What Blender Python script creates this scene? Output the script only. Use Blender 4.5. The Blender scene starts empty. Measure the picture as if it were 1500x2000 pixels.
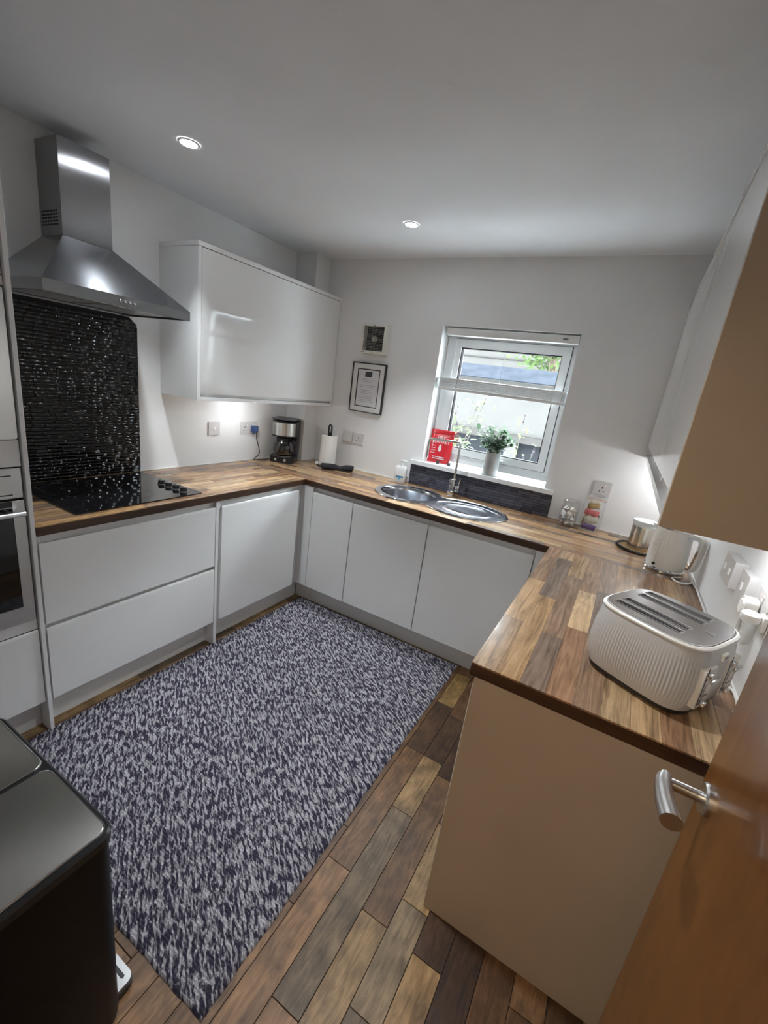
import bpy, bmesh, math, random
import numpy as np
from mathutils import Vector, Matrix, geometry

SC = bpy.context.scene
COL = SC.collection
PI = math.pi
rnd = random.Random(7)

# ------------------------------------------------------------------ camera
def set_camera():
    C = Vector((2.4000, -2.8536, 1.5730)); yaw, pitch, roll, f = 0.4824, -0.2828, 0.1376, 847.17
    fwd = Vector((math.cos(pitch) * -math.sin(yaw), math.cos(pitch) * math.cos(yaw), math.sin(pitch)))
    right = Vector((math.cos(yaw), math.sin(yaw), 0)); up = right.cross(fwd)
    r2 = math.cos(roll) * right + math.sin(roll) * up
    u2 = -math.sin(roll) * right + math.cos(roll) * up
    cam = bpy.data.cameras.new('camera'); o = bpy.data.objects.new('camera', cam); COL.objects.link(o)
    cam.sensor_fit = 'HORIZONTAL'; cam.sensor_width = 36.0; cam.lens = f / 1500 * 36.0
    cam.clip_start = 0.02; cam.clip_end = 60
    m = Matrix((r2, u2, -fwd)).transposed().to_4x4(); m.translation = C
    o.matrix_world = m
    SC.camera = o
set_camera()

# ------------------------------------------------------------------ world, exposure
SC.view_settings.view_transform = 'Standard'; SC.view_settings.look = 'None'
SC.view_settings.gamma = 1.0; SC.view_settings.use_curve_mapping = False
SC.view_settings.exposure = 1.22
w = bpy.data.worlds.new('overcast_sky'); SC.world = w; w.use_nodes = True
bg = w.node_tree.nodes['Background']; bg.inputs[0].default_value = (0.86, 0.93, 1.0, 1); bg.inputs[1].default_value = 17.0
SPOT_W = 37.0       # ceiling downlights
UNDER_W = 1.5       # lights below the wall cabinets
HALL_W = 10.0        # warm lamp in the hall behind the door
def lamp(kind, name, loc, watt, color, parent=None, **kw):
    l = bpy.data.lights.new(name, kind); l.energy = watt; l.color = color
    for k, v in kw.items(): setattr(l, k, v)
    o = bpy.data.objects.new(name, l); COL.objects.link(o); o.location = loc
    if parent: o.parent = parent
    return o

# ------------------------------------------------------------------ dimensions
W, H = 2.814, 2.398
YF = -2.80                      # wall with the door, behind the camera
TOP, TT = 0.91, 0.038           # worktop
DB, DL = 0.623, 0.6136
XR, YR, YL = 2.189, -1.840, -2.143
XF, YBF = 0.607, -0.619         # cabinet fronts left / back run

# ------------------------------------------------------------------ materials
MATS = {}
def lin(c):
    return tuple(((v / 255) / 12.92 if v / 255 <= 0.04045 else (((v / 255) + 0.055) / 1.055) ** 2.4) for v in c)
def mat(name, col=(0.8, 0.8, 0.8), rough=0.5, metal=0.0, spec=0.5, coat=0.0, bump=None, emit=None, aniso=0.0, vary=None):
    if name in MATS: return MATS[name]
    m = bpy.data.materials.new(name); m.use_nodes = True; nt = m.node_tree; b = nt.nodes['Principled BSDF']
    b.inputs['Base Color'].default_value = (*col, 1); b.inputs['Roughness'].default_value = rough
    b.inputs['Metallic'].default_value = metal; b.inputs['Specular IOR Level'].default_value = spec
    b.inputs['Coat Weight'].default_value = coat; b.inputs['Coat Roughness'].default_value = 0.06
    if aniso: b.inputs['Anisotropic'].default_value = aniso
    if emit:
        b.inputs['Emission Color'].default_value = (*emit[0], 1); b.inputs['Emission Strength'].default_value = emit[1]
    tc = nt.nodes.new('ShaderNodeNewGeometry')
    n = nt.nodes.new('ShaderNodeTexNoise'); n.inputs['Scale'].default_value = (vary or (0.04, 3.0))[1]; n.inputs['Detail'].default_value = 3
    nt.links.new(tc.outputs['Position'], n.inputs['Vector'])
    mx = nt.nodes.new('ShaderNodeMix'); mx.data_type = 'RGBA'; mx.blend_type = 'MULTIPLY'
    amt = (vary or (0.04, 3.0))[0]
    rp = nt.nodes.new('ShaderNodeMapRange'); rp.inputs['From Min'].default_value = 0.3; rp.inputs['From Max'].default_value = 0.7
    rp.inputs['To Min'].default_value = 1 - amt; rp.inputs['To Max'].default_value = 1.0
    nt.links.new(n.outputs[0], rp.inputs[0])
    mx.inputs[0].default_value = 1.0; mx.inputs[6].default_value = (*col, 1)
    nt.links.new(rp.outputs[0], mx.inputs[7]); nt.links.new(mx.outputs[2], b.inputs['Base Color'])
    if bump:
        bn = nt.nodes.new('ShaderNodeTexNoise'); bn.inputs['Scale'].default_value = bump[1]; bn.inputs['Detail'].default_value = 4
        nt.links.new(tc.outputs['Position'], bn.inputs['Vector'])
        bp = nt.nodes.new('ShaderNodeBump'); bp.inputs['Strength'].default_value = bump[0]; bp.inputs['Distance'].default_value = 0.002
        nt.links.new(bn.outputs[0], bp.inputs['Height']); nt.links.new(bp.outputs[0], b.inputs['Normal'])
    MATS[name] = m
    return m
def brushed(name, col, rough, tangent, aniso=0.75):
    """brushed steel: highlights stretch along the tangent"""
    m = mat(name, col, rough, 1.0, vary=(0.06, 14))
    nt = m.node_tree; b = nt.nodes['Principled BSDF']
    b.inputs['Anisotropic'].default_value = aniso
    v = nt.nodes.new('ShaderNodeCombineXYZ')
    for i in range(3): v.inputs[i].default_value = tangent[i]
    nt.links.new(v.outputs[0], b.inputs['Tangent'])
    return m
def wood(name, axis, scale_long, scale_cross, dark=0.55, rough=0.35, coat=0.0, spec=0.4, bump=0.12, blotch=0.0, colour=None):
    """wood grain along one world axis; the plank's own colour is the object colour"""
    if name in MATS: return MATS[name]
    m = bpy.data.materials.new(name); m.use_nodes = True; nt = m.node_tree; L = nt.links; b = nt.nodes['Principled BSDF']
    b.inputs['Roughness'].default_value = rough; b.inputs['Coat Weight'].default_value = coat; b.inputs['Specular IOR Level'].default_value = spec
    g = nt.nodes.new('ShaderNodeNewGeometry'); oi = nt.nodes.new('ShaderNodeObjectInfo')
    off = nt.nodes.new('ShaderNodeVectorMath'); off.operation = 'SCALE'; off.inputs[0].default_value = (7.3, 5.1, 3.7)
    L.new(oi.outputs['Random'], off.inputs['Scale'])
    add = nt.nodes.new('ShaderNodeVectorMath'); L.new(g.outputs['Position'], add.inputs[0]); L.new(off.outputs[0], add.inputs[1])
    mp = nt.nodes.new('ShaderNodeMapping'); s = [scale_cross] * 3; s['xyz'.index(axis)] = scale_long; mp.inputs['Scale'].default_value = s
    L.new(add.outputs[0], mp.inputs[0])
    n = nt.nodes.new('ShaderNodeTexNoise'); n.inputs['Scale'].default_value = 1; n.inputs['Detail'].default_value = 6; n.inputs['Roughness'].default_value = 0.62; n.inputs['Distortion'].default_value = 1.1
    L.new(mp.outputs[0], n.inputs['Vector'])
    n2 = nt.nodes.new('ShaderNodeTexNoise'); n2.inputs['Scale'].default_value = 14; n2.inputs['Detail'].default_value = 3
    L.new(add.outputs[0], n2.inputs['Vector'])
    cr = nt.nodes.new('ShaderNodeValToRGB'); cr.color_ramp.elements[0].position = 0.32; cr.color_ramp.elements[1].position = 0.62
    cr.color_ramp.elements[0].color = (dark, dark * 0.93, dark * 0.86, 1); cr.color_ramp.elements[1].color = (1.12, 1.1, 1.08, 1)
    L.new(n.outputs[0], cr.inputs[0])
    mx = nt.nodes.new('ShaderNodeMix'); mx.data_type = 'RGBA'; mx.blend_type = 'MULTIPLY'; mx.inputs[0].default_value = 1
    if colour: mx.inputs[6].default_value = (*colour, 1)
    else: L.new(oi.outputs['Color'], mx.inputs[6])
    L.new(cr.outputs[0], mx.inputs[7])
    last = mx.outputs[2]
    if blotch:
        r2 = nt.nodes.new('ShaderNodeMapRange'); r2.inputs['From Min'].default_value = 0.35; r2.inputs['From Max'].default_value = 0.7
        r2.inputs['To Min'].default_value = 1 - blotch; r2.inputs['To Max'].default_value = 1.08
        L.new(n2.outputs[0], r2.inputs[0])
        m2 = nt.nodes.new('ShaderNodeMix'); m2.data_type = 'RGBA'; m2.blend_type = 'MULTIPLY'; m2.inputs[0].default_value = 1
        L.new(last, m2.inputs[6]); L.new(r2.outputs[0], m2.inputs[7]); last = m2.outputs[2]
    L.new(last, b.inputs['Base Color'])
    bp = nt.nodes.new('ShaderNodeBump'); bp.inputs['Strength'].default_value = bump; bp.inputs['Distance'].default_value = 0.0015
    L.new(n.outputs[0], bp.inputs['Height']); L.new(bp.outputs[0], b.inputs['Normal'])
    MATS[name] = m
    return m
def glass(name, tint=(1, 1, 1), refl=0.08, rough=0.0):
    if name in MATS: return MATS[name]
    m = bpy.data.materials.new(name); m.use_nodes = True; nt = m.node_tree; nt.nodes.clear()
    o = nt.nodes.new('ShaderNodeOutputMaterial'); t = nt.nodes.new('ShaderNodeBsdfTransparent'); t.inputs[0].default_value = (*tint, 1)
    g = nt.nodes.new('ShaderNodeBsdfGlossy'); g.inputs['Roughness'].default_value = rough
    lw = nt.nodes.new('ShaderNodeLayerWeight'); lw.inputs[0].default_value = 0.12
    ad = nt.nodes.new('ShaderNodeMath'); ad.inputs[1].default_value = refl; ad.use_clamp = True
    nt.links.new(lw.outputs['Facing'], ad.inputs[0])
    mx = nt.nodes.new('ShaderNodeMixShader'); nt.links.new(ad.outputs[0], mx.inputs[0])
    nt.links.new(t.outputs[0], mx.inputs[1]); nt.links.new(g.outputs[0], mx.inputs[2]); nt.links.new(mx.outputs[0], o.inputs[0])
    MATS[name] = m
    return m

PAINT = mat('white_wall_paint', (0.87, 0.875, 0.875), 0.85, spec=0.2, bump=(0.12, 160))
CEILP = mat('white_ceiling_paint', (0.88, 0.90, 0.92), 0.9, spec=0.2, bump=(0.15, 120))
GLOSS = mat('white_gloss_lacquer', (0.84, 0.84, 0.83), 0.06, spec=0.5, coat=0.0, vary=(0.015, 2))
CARC = mat('white_melamine', (0.80, 0.795, 0.78), 0.4, vary=(0.02, 3))
TAUPE = mat('taupe_panel', (0.47, 0.375, 0.29), 0.32, spec=0.4, vary=(0.08, 4), bump=(0.03, 300))
PLASTIC = mat('white_plastic', (0.85, 0.85, 0.83), 0.3)
UPVC = mat('white_upvc', (0.86, 0.88, 0.88), 0.28)
BLACKP = mat('black_plastic', (0.012, 0.012, 0.013), 0.35)
BLACKG = mat('black_gloss', (0.006, 0.006, 0.007), 0.05, coat=0.3)
DARKGAP = mat('dark_gap', (0.02, 0.02, 0.02), 0.8)
CHROME = mat('chrome', (0.74, 0.74, 0.76), 0.08, 1.0)
SATIN = mat('satin_steel', (0.62, 0.61, 0.6), 0.3, 1.0)
STEELH = brushed('chimney_steel', (0.36, 0.36, 0.37), 0.2, (0.12, 1.0, 0.0), 0.93)
STEELC = brushed('canopy_steel', (0.34, 0.35, 0.37), 0.2, (0.02, 0.0, 1.0), 0.93)
STEELZ = brushed('upright_steel', (0.60, 0.595, 0.57), 0.3, (0.0, 0.2, 1.0), 0.6)
STEELX = brushed('lid_steel', (0.56, 0.55, 0.52), 0.24, (0.6, 1.0, 0.0), 0.9)
SINKM = brushed('sink_steel', (0.50, 0.52, 0.56), 0.2, (1.0, 0.0, 0.0), 0.2)
GLASS = glass('clear_glass'); PANE = glass('window_glass', (0.96, 0.98, 0.98), 0.03)
FLOORW = wood('plank_wood', 'y', 9, 55, 0.5, 0.42, 0.0, 0.4, 0.25, 0.45)
STAVEX = wood('stave_wood_x', 'x', 3.5, 62, 0.42, 0.24, 0.1, 0.5, 0.04, 0.1)
STAVEY = wood('stave_wood_y', 'y', 3.5, 62, 0.42, 0.24, 0.1, 0.5, 0.04, 0.1)
EDGEX = wood('edge_wood_x', 'x', 4, 90, 0.5, 0.3, 0.1, 0.5, 0.05, 0.1, lin((74, 51, 35)))
EDGEY = wood('edge_wood_y', 'y', 4, 90, 0.5, 0.3, 0.1, 0.5, 0.05, 0.1, lin((74, 51, 35)))
DOORW = wood('orange_wood_veneer', 'z', 3, 24, 0.82, 0.3, 0.25, 0.5, 0.03, 0.14, lin((128, 82, 34)))

# ------------------------------------------------------------------ mesh helpers
def BM(): return bmesh.new()
def bx(bm, x0, x1, y0, y1, z0, z1):
    v = [bm.verts.new(p) for p in ((x0, y0, z0), (x1, y0, z0), (x1, y1, z0), (x0, y1, z0), (x0, y0, z1), (x1, y0, z1), (x1, y1, z1), (x0, y1, z1))]
    for q in ((0, 3, 2, 1), (4, 5, 6, 7), (0, 1, 5, 4), (1, 2, 6, 5), (2, 3, 7, 6), (3, 0, 4, 7)): bm.faces.new([v[i] for i in q])
    return bm
def box(x0, x1, y0, y1, z0, z1, bev=0.0, seg=2):
    if x0 > x1: x0, x1 = x1, x0
    if y0 > y1: y0, y1 = y1, y0
    bm = bx(BM(), x0, x1, y0, y1, z0, z1)
    if bev: bmesh.ops.bevel(bm, geom=bm.edges[:], offset=bev, segments=seg, profile=0.5, affect='EDGES')
    return bm
def merge(*bms):
    out = BM()
    for b in bms:
        me = bpy.data.meshes.new('tmp'); b.to_mesh(me); out.from_mesh(me); bpy.data.meshes.remove(me); b.free()
    return out
def loft(rings, cap0=True, cap1=True, bm=None, closed=True):
    bm = bm or BM(); vs = [[bm.verts.new(p) for p in r] for r in rings]
    n = len(vs[0])
    for a, b in zip(vs, vs[1:]):
        for i in range(n if closed else n - 1):
            j = (i + 1) % n; bm.faces.new((a[i], a[j], b[j], b[i]))
    if cap0: bm.faces.new(vs[0][::-1])
    if cap1: bm.faces.new(vs[-1])
    return bm
def lathe(prof, c=(0, 0, 0), seg=32, cap0=True, cap1=True, bm=None):
    return loft([[(c[0] + r * math.cos(2 * PI * i / seg), c[1] + r * math.sin(2 * PI * i / seg), c[2] + z) for i in range(seg)] for r, z in prof], cap0, cap1, bm)
def xform(bm, M):
    bmesh.ops.transform(bm, matrix=M, verts=bm.verts); return bm
def smooth_path(pts, sub=6):
    P = [Vector(p) for p in pts]; out = []
    for i in range(len(P) - 1):
        p0, p1, p2, p3 = P[max(i - 1, 0)], P[i], P[i + 1], P[min(i + 2, len(P) - 1)]
        for k in range(sub):
            t = k / sub
            out.append(0.5 * ((2 * p1) + (-p0 + p2) * t + (2 * p0 - 5 * p1 + 4 * p2 - p3) * t * t + (-p0 + 3 * p1 - 3 * p2 + p3) * t ** 3))
    out.append(P[-1]); return out
def tube(pts, r, seg=10, smooth=0, bm=None, cap=True):
    P = smooth_path(pts, smooth) if smooth else [Vector(p) for p in pts]
    R = r if isinstance(r, (list, tuple)) else [r] * len(P)
    if len(R) != len(P): R = [R[min(int(i * len(R) / len(P)), len(R) - 1)] for i in range(len(P))]
    rings = []; nrm = None
    for i, p in enumerate(P):
        t = (P[min(i + 1, len(P) - 1)] - P[max(i - 1, 0)]).normalized()
        if nrm is None:
            nrm = t.cross(Vector((0, 0, 1)) if abs(t.z) < 0.9 else Vector((1, 0, 0))).normalized()
        else:
            nrm = (nrm - t * nrm.dot(t)).normalized()
        bn = t.cross(nrm)
        rings.append([p + R[i] * (math.cos(2 * PI * k / seg) * nrm + math.sin(2 * PI * k / seg) * bn) for k in range(seg)])
    return loft(rings, cap, cap, bm)
def prism(outer, holes=(), lo=0.0, hi=1.0, axes='xyz', bm=None):
    """extrude a 2-d outline with holes; axes gives where u, v and the extrusion go"""
    bm = bm or BM(); ix = ['xyz'.index(a) for a in axes]
    def P(u, v, h):
        p = [0, 0, 0]; p[ix[0]] = u; p[ix[1]] = v; p[ix[2]] = h; return p
    loops = [list(outer)] + [list(h) for h in holes]
    flat = [q for l in loops for q in l]
    tri = geometry.tessellate_polygon([[Vector((u, v, 0)) for u, v in l] for l in loops])
    a = [bm.verts.new(P(u, v, lo)) for u, v in flat]; b = [bm.verts.new(P(u, v, hi)) for u, v in flat]
    for t in tri:
        try: bm.faces.new([a[i] for i in t]); bm.faces.new([b[i] for i in reversed(t)])
        except ValueError: pass
    k = 0
    for l in loops:
        n = len(l)
        for i in range(n):
            j = (i + 1) % n; bm.faces.new((a[k + i], a[k + j], b[k + j], b[k + i]))
        k += n
    bmesh.ops.recalc_face_normals(bm, faces=bm.faces)
    return bm
def rrect(x0, x1, y0, y1, r, n=5):
    out = []
    for cx, cy, a0 in ((x1 - r, y1 - r, 0), (x0 + r, y1 - r, 90), (x0 + r, y0 + r, 180), (x1 - r, y0 + r, 270)):
        for k in range(n + 1):
            a = math.radians(a0 + 90 * k / n); out.append((cx + r * math.cos(a), cy + r * math.sin(a)))
    return out
def ellipse(cx, cy, rx, ry, n=48): return [(cx + rx * math.cos(2 * PI * i / n), cy + ry * math.sin(2 * PI * i / n)) for i in range(n)]
def rect(x0, x1, y0, y1): return [(x0, y0), (x1, y0), (x1, y1), (x0, y1)]

# ------------------------------------------------------------------ object helpers
ORG = {}        # origin of an object in its thing's authoring frame
OFF = {}        # authoring offset of a thing
def obj(name, bm, m, parent=None, smooth=True, label=None, recalc=True, kind=None, flat=False):
    if recalc: bmesh.ops.recalc_face_normals(bm, faces=bm.faces)
    me = bpy.data.meshes.new(name); bm.to_mesh(me); bm.free()
    return link_mesh(name, me, m, parent, smooth, label, kind)
def link_mesh(name, me, m, parent=None, smooth=True, label=None, kind=None):
    n = len(me.vertices); co = np.empty(n * 3, np.float32); me.vertices.foreach_get('co', co); co = co.reshape(-1, 3)
    lo, hi = co.min(0), co.max(0); c = np.array([(lo[0] + hi[0]) / 2, (lo[1] + hi[1]) / 2, lo[2]], np.float32)
    me.vertices.foreach_set('co', (co - c).ravel()); me.update()
    if smooth:
        me.polygons.foreach_set('use_smooth', np.ones(len(me.polygons), bool)); me.set_sharp_from_angle(angle=math.radians(32))
    if m: me.materials.append(m)
    o = bpy.data.objects.new(name, me); COL.objects.link(o)
    ORG[o] = Vector(c.tolist())
    if parent is None: o.location = ORG[o]
    else:
        o.parent = parent
        o.location = ORG[o] - (ORG[parent] if parent in ORG else OFF[parent])
    if label: o['label'] = label
    if kind: o['kind'] = kind
    return o
def tag(o, label, cat, group=None, kind=None):
    o['label'] = label; o['category'] = cat
    if group: o['group'] = group
    if kind: o['kind'] = kind
    return o
def thing(name, label, cat, loc=(0, 0, 0), rotz=0.0, local=False, group=None, kind=None):
    """Empty at a thing's base; local=True: parts are authored around (0,0,0)"""
    o = bpy.data.objects.new(name, None); COL.objects.link(o); o.empty_display_size = 0.05
    o.location = loc; o.rotation_euler = (0, 0, rotz)
    OFF[o] = Vector((0, 0, 0)) if local else Vector(loc)
    return tag(o, label, cat, group, kind)
def copy_part(src, parent, loc, rot=None, scale=None, color=None):
    c = src.copy(); COL.objects.link(c); c.parent = parent; c.location = loc
    if rot: c.rotation_euler = rot
    if scale: c.scale = scale
    if color: c.color = color
    return c
def text_bm(s, size, depth=0.0004):
    cu = bpy.data.curves.new('lettering', 'FONT'); cu.body = s; cu.size = size; cu.align_x = 'CENTER'; cu.align_y = 'CENTER'; cu.extrude = depth
    o = bpy.data.objects.new('lettering', cu); COL.objects.link(o)
    bpy.context.view_layer.update()
    me = bpy.data.meshes.new_from_object(o.evaluated_get(bpy.context.evaluated_depsgraph_get()))
    bpy.data.objects.remove(o); bpy.data.curves.remove(cu)
    bm = BM(); bm.from_mesh(me); bpy.data.meshes.remove(me); return bm

# ================================================================== THE ROOM
# floor: dark base, every plank a piece of its own
fl = obj('floor', box(-0.02, W + 0.02, -4.4, 0.02, -0.06, -0.004), DARKGAP)
tag(fl, 'brown wood plank floor with short planks of mixed tones', 'floor', kind='structure')
PT = dict(pale=(160, 130, 90), straw=(150, 120, 74), tan=(146, 110, 76), mid=(122, 90, 60), brown=(110, 79, 52), grey=(112, 93, 70), dark=(86, 62, 42), deep=(78, 55, 39), stripe=(150, 128, 98))
known = {3: [(-0.30, 'mid'), (-0.617, 'straw'), (-0.92, 'dark'), (-1.29, 'mid'), (-1.888, 'tan'), (-2.47, 'brown')],
         4: [(-0.38, 'mid'), (-0.68, 'brown'), (-0.98, 'dark'), (-1.29, 'pale'), (-1.592, 'grey'), (-2.257, 'tan'), (-2.6, 'mid')],
         5: [(-0.75, 'mid'), (-1.05, 'deep'), (-1.35, 'mid'), (-1.955, 'pale'), (-2.5, 'mid')],
         6: [(-0.94, 'mid'), (-1.25, 'mid'), (-1.55, 'pale'), (-1.857, 'stripe'), (-2.16, 'grey'), (-2.46, 'mid')],
         7: [(-1.36, 'mid'), (-1.66, 'deep'), (-1.964, 'pale'), (-2.5, 'brown')],
         8: [(-1.2, 'mid'), (-1.5, 'deep'), (-2.1, 'deep'), (-2.5, 'mid')],
         9: [(-1.2, 'mid'), (-1.8, 'brown'), (-2.3, 'mid')],
         10: [(-1.6, 'tan'), (-1.92, 'brown'), (-2.3, 'mid')],
         2: [(-1.766, 'brown'), (-2.066, 'tan'), (-2.6, 'tan')],
         1: [(-1.8, 'brown'), (-2.1, 'tan'), (-2.7, 'mid')],
         0: [(-1.7, 'mid'), (-2.1, 'tan'), (-2.7, 'tan')],
         -1: [(-1.9, 'mid'), (-2.41, 'tan')]}
for k in range(-18, 14):
    x0 = 1.5885 + 0.0914 * k; x1 = x0 + 0.0914
    x0, x1 = max(x0, 0.0), min(x1, W)
    if x1 - x0 < 0.02: continue
    rows = known.get(k)
    if not rows:
        y = -rnd.random() * 0.3 - 0.05; rows = []
        while y > -2.8:
            rows.append((y, rnd.choice(['tan', 'mid', 'mid', 'brown', 'grey', 'pale', 'dark'])))
            y -= rnd.choice([0.302, 0.302, 0.604])
    rows = [(0.0, 'mid')] + [r for r in rows if r[0] < -0.02]
    if rows[-1][0] > -2.62: rows.append((-2.66, 'mid'))
    for (ya, c), (yb, _) in zip(rows, rows[1:] + [(-3.3, '')]):
        p = obj('plank', box(x0 + 0.001, x1 - 0.001, yb + 0.001, ya - 0.001, -0.0045, 0.0, 0.0007, 1), FLOORW, fl)
        b = PT[c]; j = 1 + rnd.uniform(-0.05, 0.05); p.color = (*lin(tuple(min(255, v * j) for v in b)), 1)
hallf = tag(obj('hall_floor', box(0.6, W + 0.02, -4.4, -3.3, -0.004, 0.0), wood('hall_floor_wood', 'y', 6, 60, 0.5, 0.42, 0, 0.4, 0.2, 0.3, lin((126, 94, 62)))), 'brown wood hall floor beyond the doorway', 'floor', kind='structure')

WX0, WX1, WZ0, WZ1 = 1.155, 2.014, 1.085, 1.998     # window opening
tag(obj('wall_left', box(-0.12, 0, -4.4, 0.27, 0, H), PAINT), 'white painted wall behind the hob and hood', 'wall', kind='structure')
tag(obj('wall_back', prism(rect(0, W, 0, H), [rect(WX0, WX1, WZ0, WZ1)], 0.0, 0.27, 'xzy'), PAINT), 'white painted wall with the window above the sink', 'wall', kind='structure')
tag(obj('wall_right', box(W, W + 0.12, -4.4, 0.27, 0, H), PAINT), 'white painted wall behind the kettle and toaster', 'wall', kind='structure')
DX0, DX1 = 1.87, 2.70
tag(obj('wall_front', prism([(0, 0), (DX0, 0), (DX0, 2.04), (DX1, 2.04), (DX1, 0), (W, 0), (W, H), (0, H)], [], YF - 0.1, YF, 'xzy'), PAINT), 'white painted wall with the doorway the view is taken from', 'wall', kind='structure')
tag(obj('wall_hall', box(0.6, W, -4.4, -4.3, 0, H), PAINT), 'white painted end wall of the hall', 'wall', kind='structure')
tag(obj('wall_hall_side', box(0.6, 0.7, -4.3, YF - 0.1, 0, H), PAINT), 'white painted side wall of the hall', 'wall', kind='structure')
tag(obj('ceiling', box(-0.12, W + 0.12, -4.4, 0.27, H, H + 0.08), CEILP), 'plain white plaster ceiling with recessed downlights', 'ceiling', kind='structure')
tag(obj('wall_boxing', box(0, 0.185, -0.158, 0, TOP, H), PAINT), 'white pipe boxing in the corner beside the coffee maker', 'wall boxing', kind='structure')
t = thing('trim_1', 'white door frame around the doorway behind the view', 'door frame', (2.28, YF, 0), kind='structure')
obj('jamb', box(DX0, DX0 + 0.03, YF - 0.1, YF + 0.0, 0, 2.01), PLASTIC, t); obj('jamb', box(DX1 - 0.03, DX1, YF - 0.1, YF + 0.0, 0, 2.01), PLASTIC, t); obj('head', box(DX0, DX1, YF - 0.1, YF + 0.0, 2.01, 2.04), PLASTIC, t)
SEAL = mat('white_sealant', (0.88, 0.87, 0.84), 0.35)
tag(obj('trim_2', box(0.0005, 0.006, YL, -0.16, TOP + 0.0005, TOP + 0.006), SEAL), 'white sealant bead along the left worktop', 'sealant', kind='structure')
tag(obj('trim_3', box(0.19, 1.06, -0.006, -0.0005, TOP + 0.0005, TOP + 0.006), SEAL), 'white sealant bead left of the sink along the back wall', 'sealant', kind='structure')
tag(obj('trim_4', box(2.08, W - 0.006, -0.006, -0.0005, TOP + 0.0005, TOP + 0.006), SEAL), 'white sealant bead right of the sink along the back wall', 'sealant', kind='structure')
tag(obj('trim_5', box(W - 0.006, W - 0.0005, YR, -0.006, TOP + 0.0005, TOP + 0.006), SEAL), 'white sealant bead along the right worktop', 'sealant', kind='structure')

# ---- window
def window():
    y0, y1 = 0.12, 0.19
    t = thing('window_1', 'white plastic framed window above the sink looking onto a pale yard', 'window', (1.585, 0.15, WZ0 + 0.02), kind='structure')
    a = (WX0 + 0.002, WX1 - 0.002, WZ0 + 0.022, WZ1 - 0.002)
    fr = obj('window_frame', prism(rect(*a), [rect(a[0] + 0.055, a[1] - 0.045, a[2] + 0.055, a[3] - 0.055)], y0, y1, 'xzy'), UPVC, t)
    b = (1.214, 1.968, 1.166, 1.936)
    sash = obj('sash', prism(rect(*b), [rect(b[0] + 0.052, b[1] - 0.046, b[2] + 0.046, b[3] - 0.052)], y0 - 0.016, y1 - 0.02, 'xzy'), UPVC, t)
    g = (b[0] + 0.0525, b[1] - 0.0465, b[2] + 0.0465, b[3] - 0.0525)
    obj('gasket', prism(rect(*g), [rect(g[0] + 0.006, g[1] - 0.006, g[2] + 0.006, g[3] - 0.006)], y0 - 0.008, y0 + 0.03, 'xzy'), BLACKP, sash)
    obj('pane', box(g[0] + 0.001, g[1] - 0.001, 0.145, 0.149, g[2] + 0.001, g[3] - 0.001), PANE, t)
    h = obj('handle', merge(box(1.585, 1.655, y0 - 0.024, y0 - 0.016, 1.178, 1.196, 0.003), box(1.60, 1.70, y0 - 0.042, y0 - 0.026, 1.182, 1.193, 0.004)), UPVC, t)
    # dark strip painted in as the shadow gap around the sash edge
    obj('frame_shadow_gap', prism(rect(b[0] - 0.004, b[1] + 0.004, b[2] - 0.004, b[3] + 0.004), [rect(b[0] - 0.0005, b[1] + 0.0005, b[2] - 0.0005, b[3] + 0.0005)], y0 - 0.002, y0 + 0.001, 'xzy'), DARKGAP, fr)
window()
tag(obj('trim_6', prism([(1.075, -0.032), (2.07, -0.032), (2.07, -0.0005), (WX1 - 0.001, -0.0005), (WX1 - 0.001, 0.119), (WX0 + 0.001, 0.119), (WX0 + 0.001, -0.0005), (1.075, -0.0005)], [], 1.058, 1.086, 'xyz'), UPVC), 'white window sill board holding the potted plant', 'window sill', kind='structure')

def blind():
    t = thing('window_blind', 'white pleated blind gathered into a bar halfway down the window', 'blind', (1.585, 0.045, 1.59))
    x0, x1 = 1.176, 2.004
    hr = obj('headrail', box(x0, x1, 0.02, 0.075, 1.945, 1.99, 0.004), PLASTIC, t)
    obj('brand_mark', box(1.915, 1.945, 0.0192, 0.0202, 1.962, 1.972), mat('grey_print', (0.2, 0.2, 0.22), 0.6), hr)
    obj('top_rail', box(x0, x1, 0.03, 0.064, 1.664, 1.676, 0.003), PLASTIC, t)
    fab = mat('blind_fabric', (0.78, 0.78, 0.78), 0.8, vary=(0.05, 60))
    for k in range(8):
        z = 1.616 + k * 0.006; d = 0.004 * (k % 2)
        obj('pleat', box(x0 + 0.003, x1 - 0.003, 0.03 + d, 0.064 - d, z, z + 0.0045), fab, t)
    obj('bottom_rail', box(x0, x1, 0.028, 0.066, 1.594, 1.614, 0.004), PLASTIC, t)
    for x in (1.25, 1.585, 1.93):
        obj('cord', tube([(x, 0.047, 1.947), (x, 0.047, 1.676)], 0.0009, 6), PLASTIC, t)
    obj('pull_cord', tube([(1.205, 0.03, 1.945), (1.203, 0.028, 1.4), (1.204, 0.028, 1.2)], 0.0009, 6), PLASTIC, t)
blind()

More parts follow.
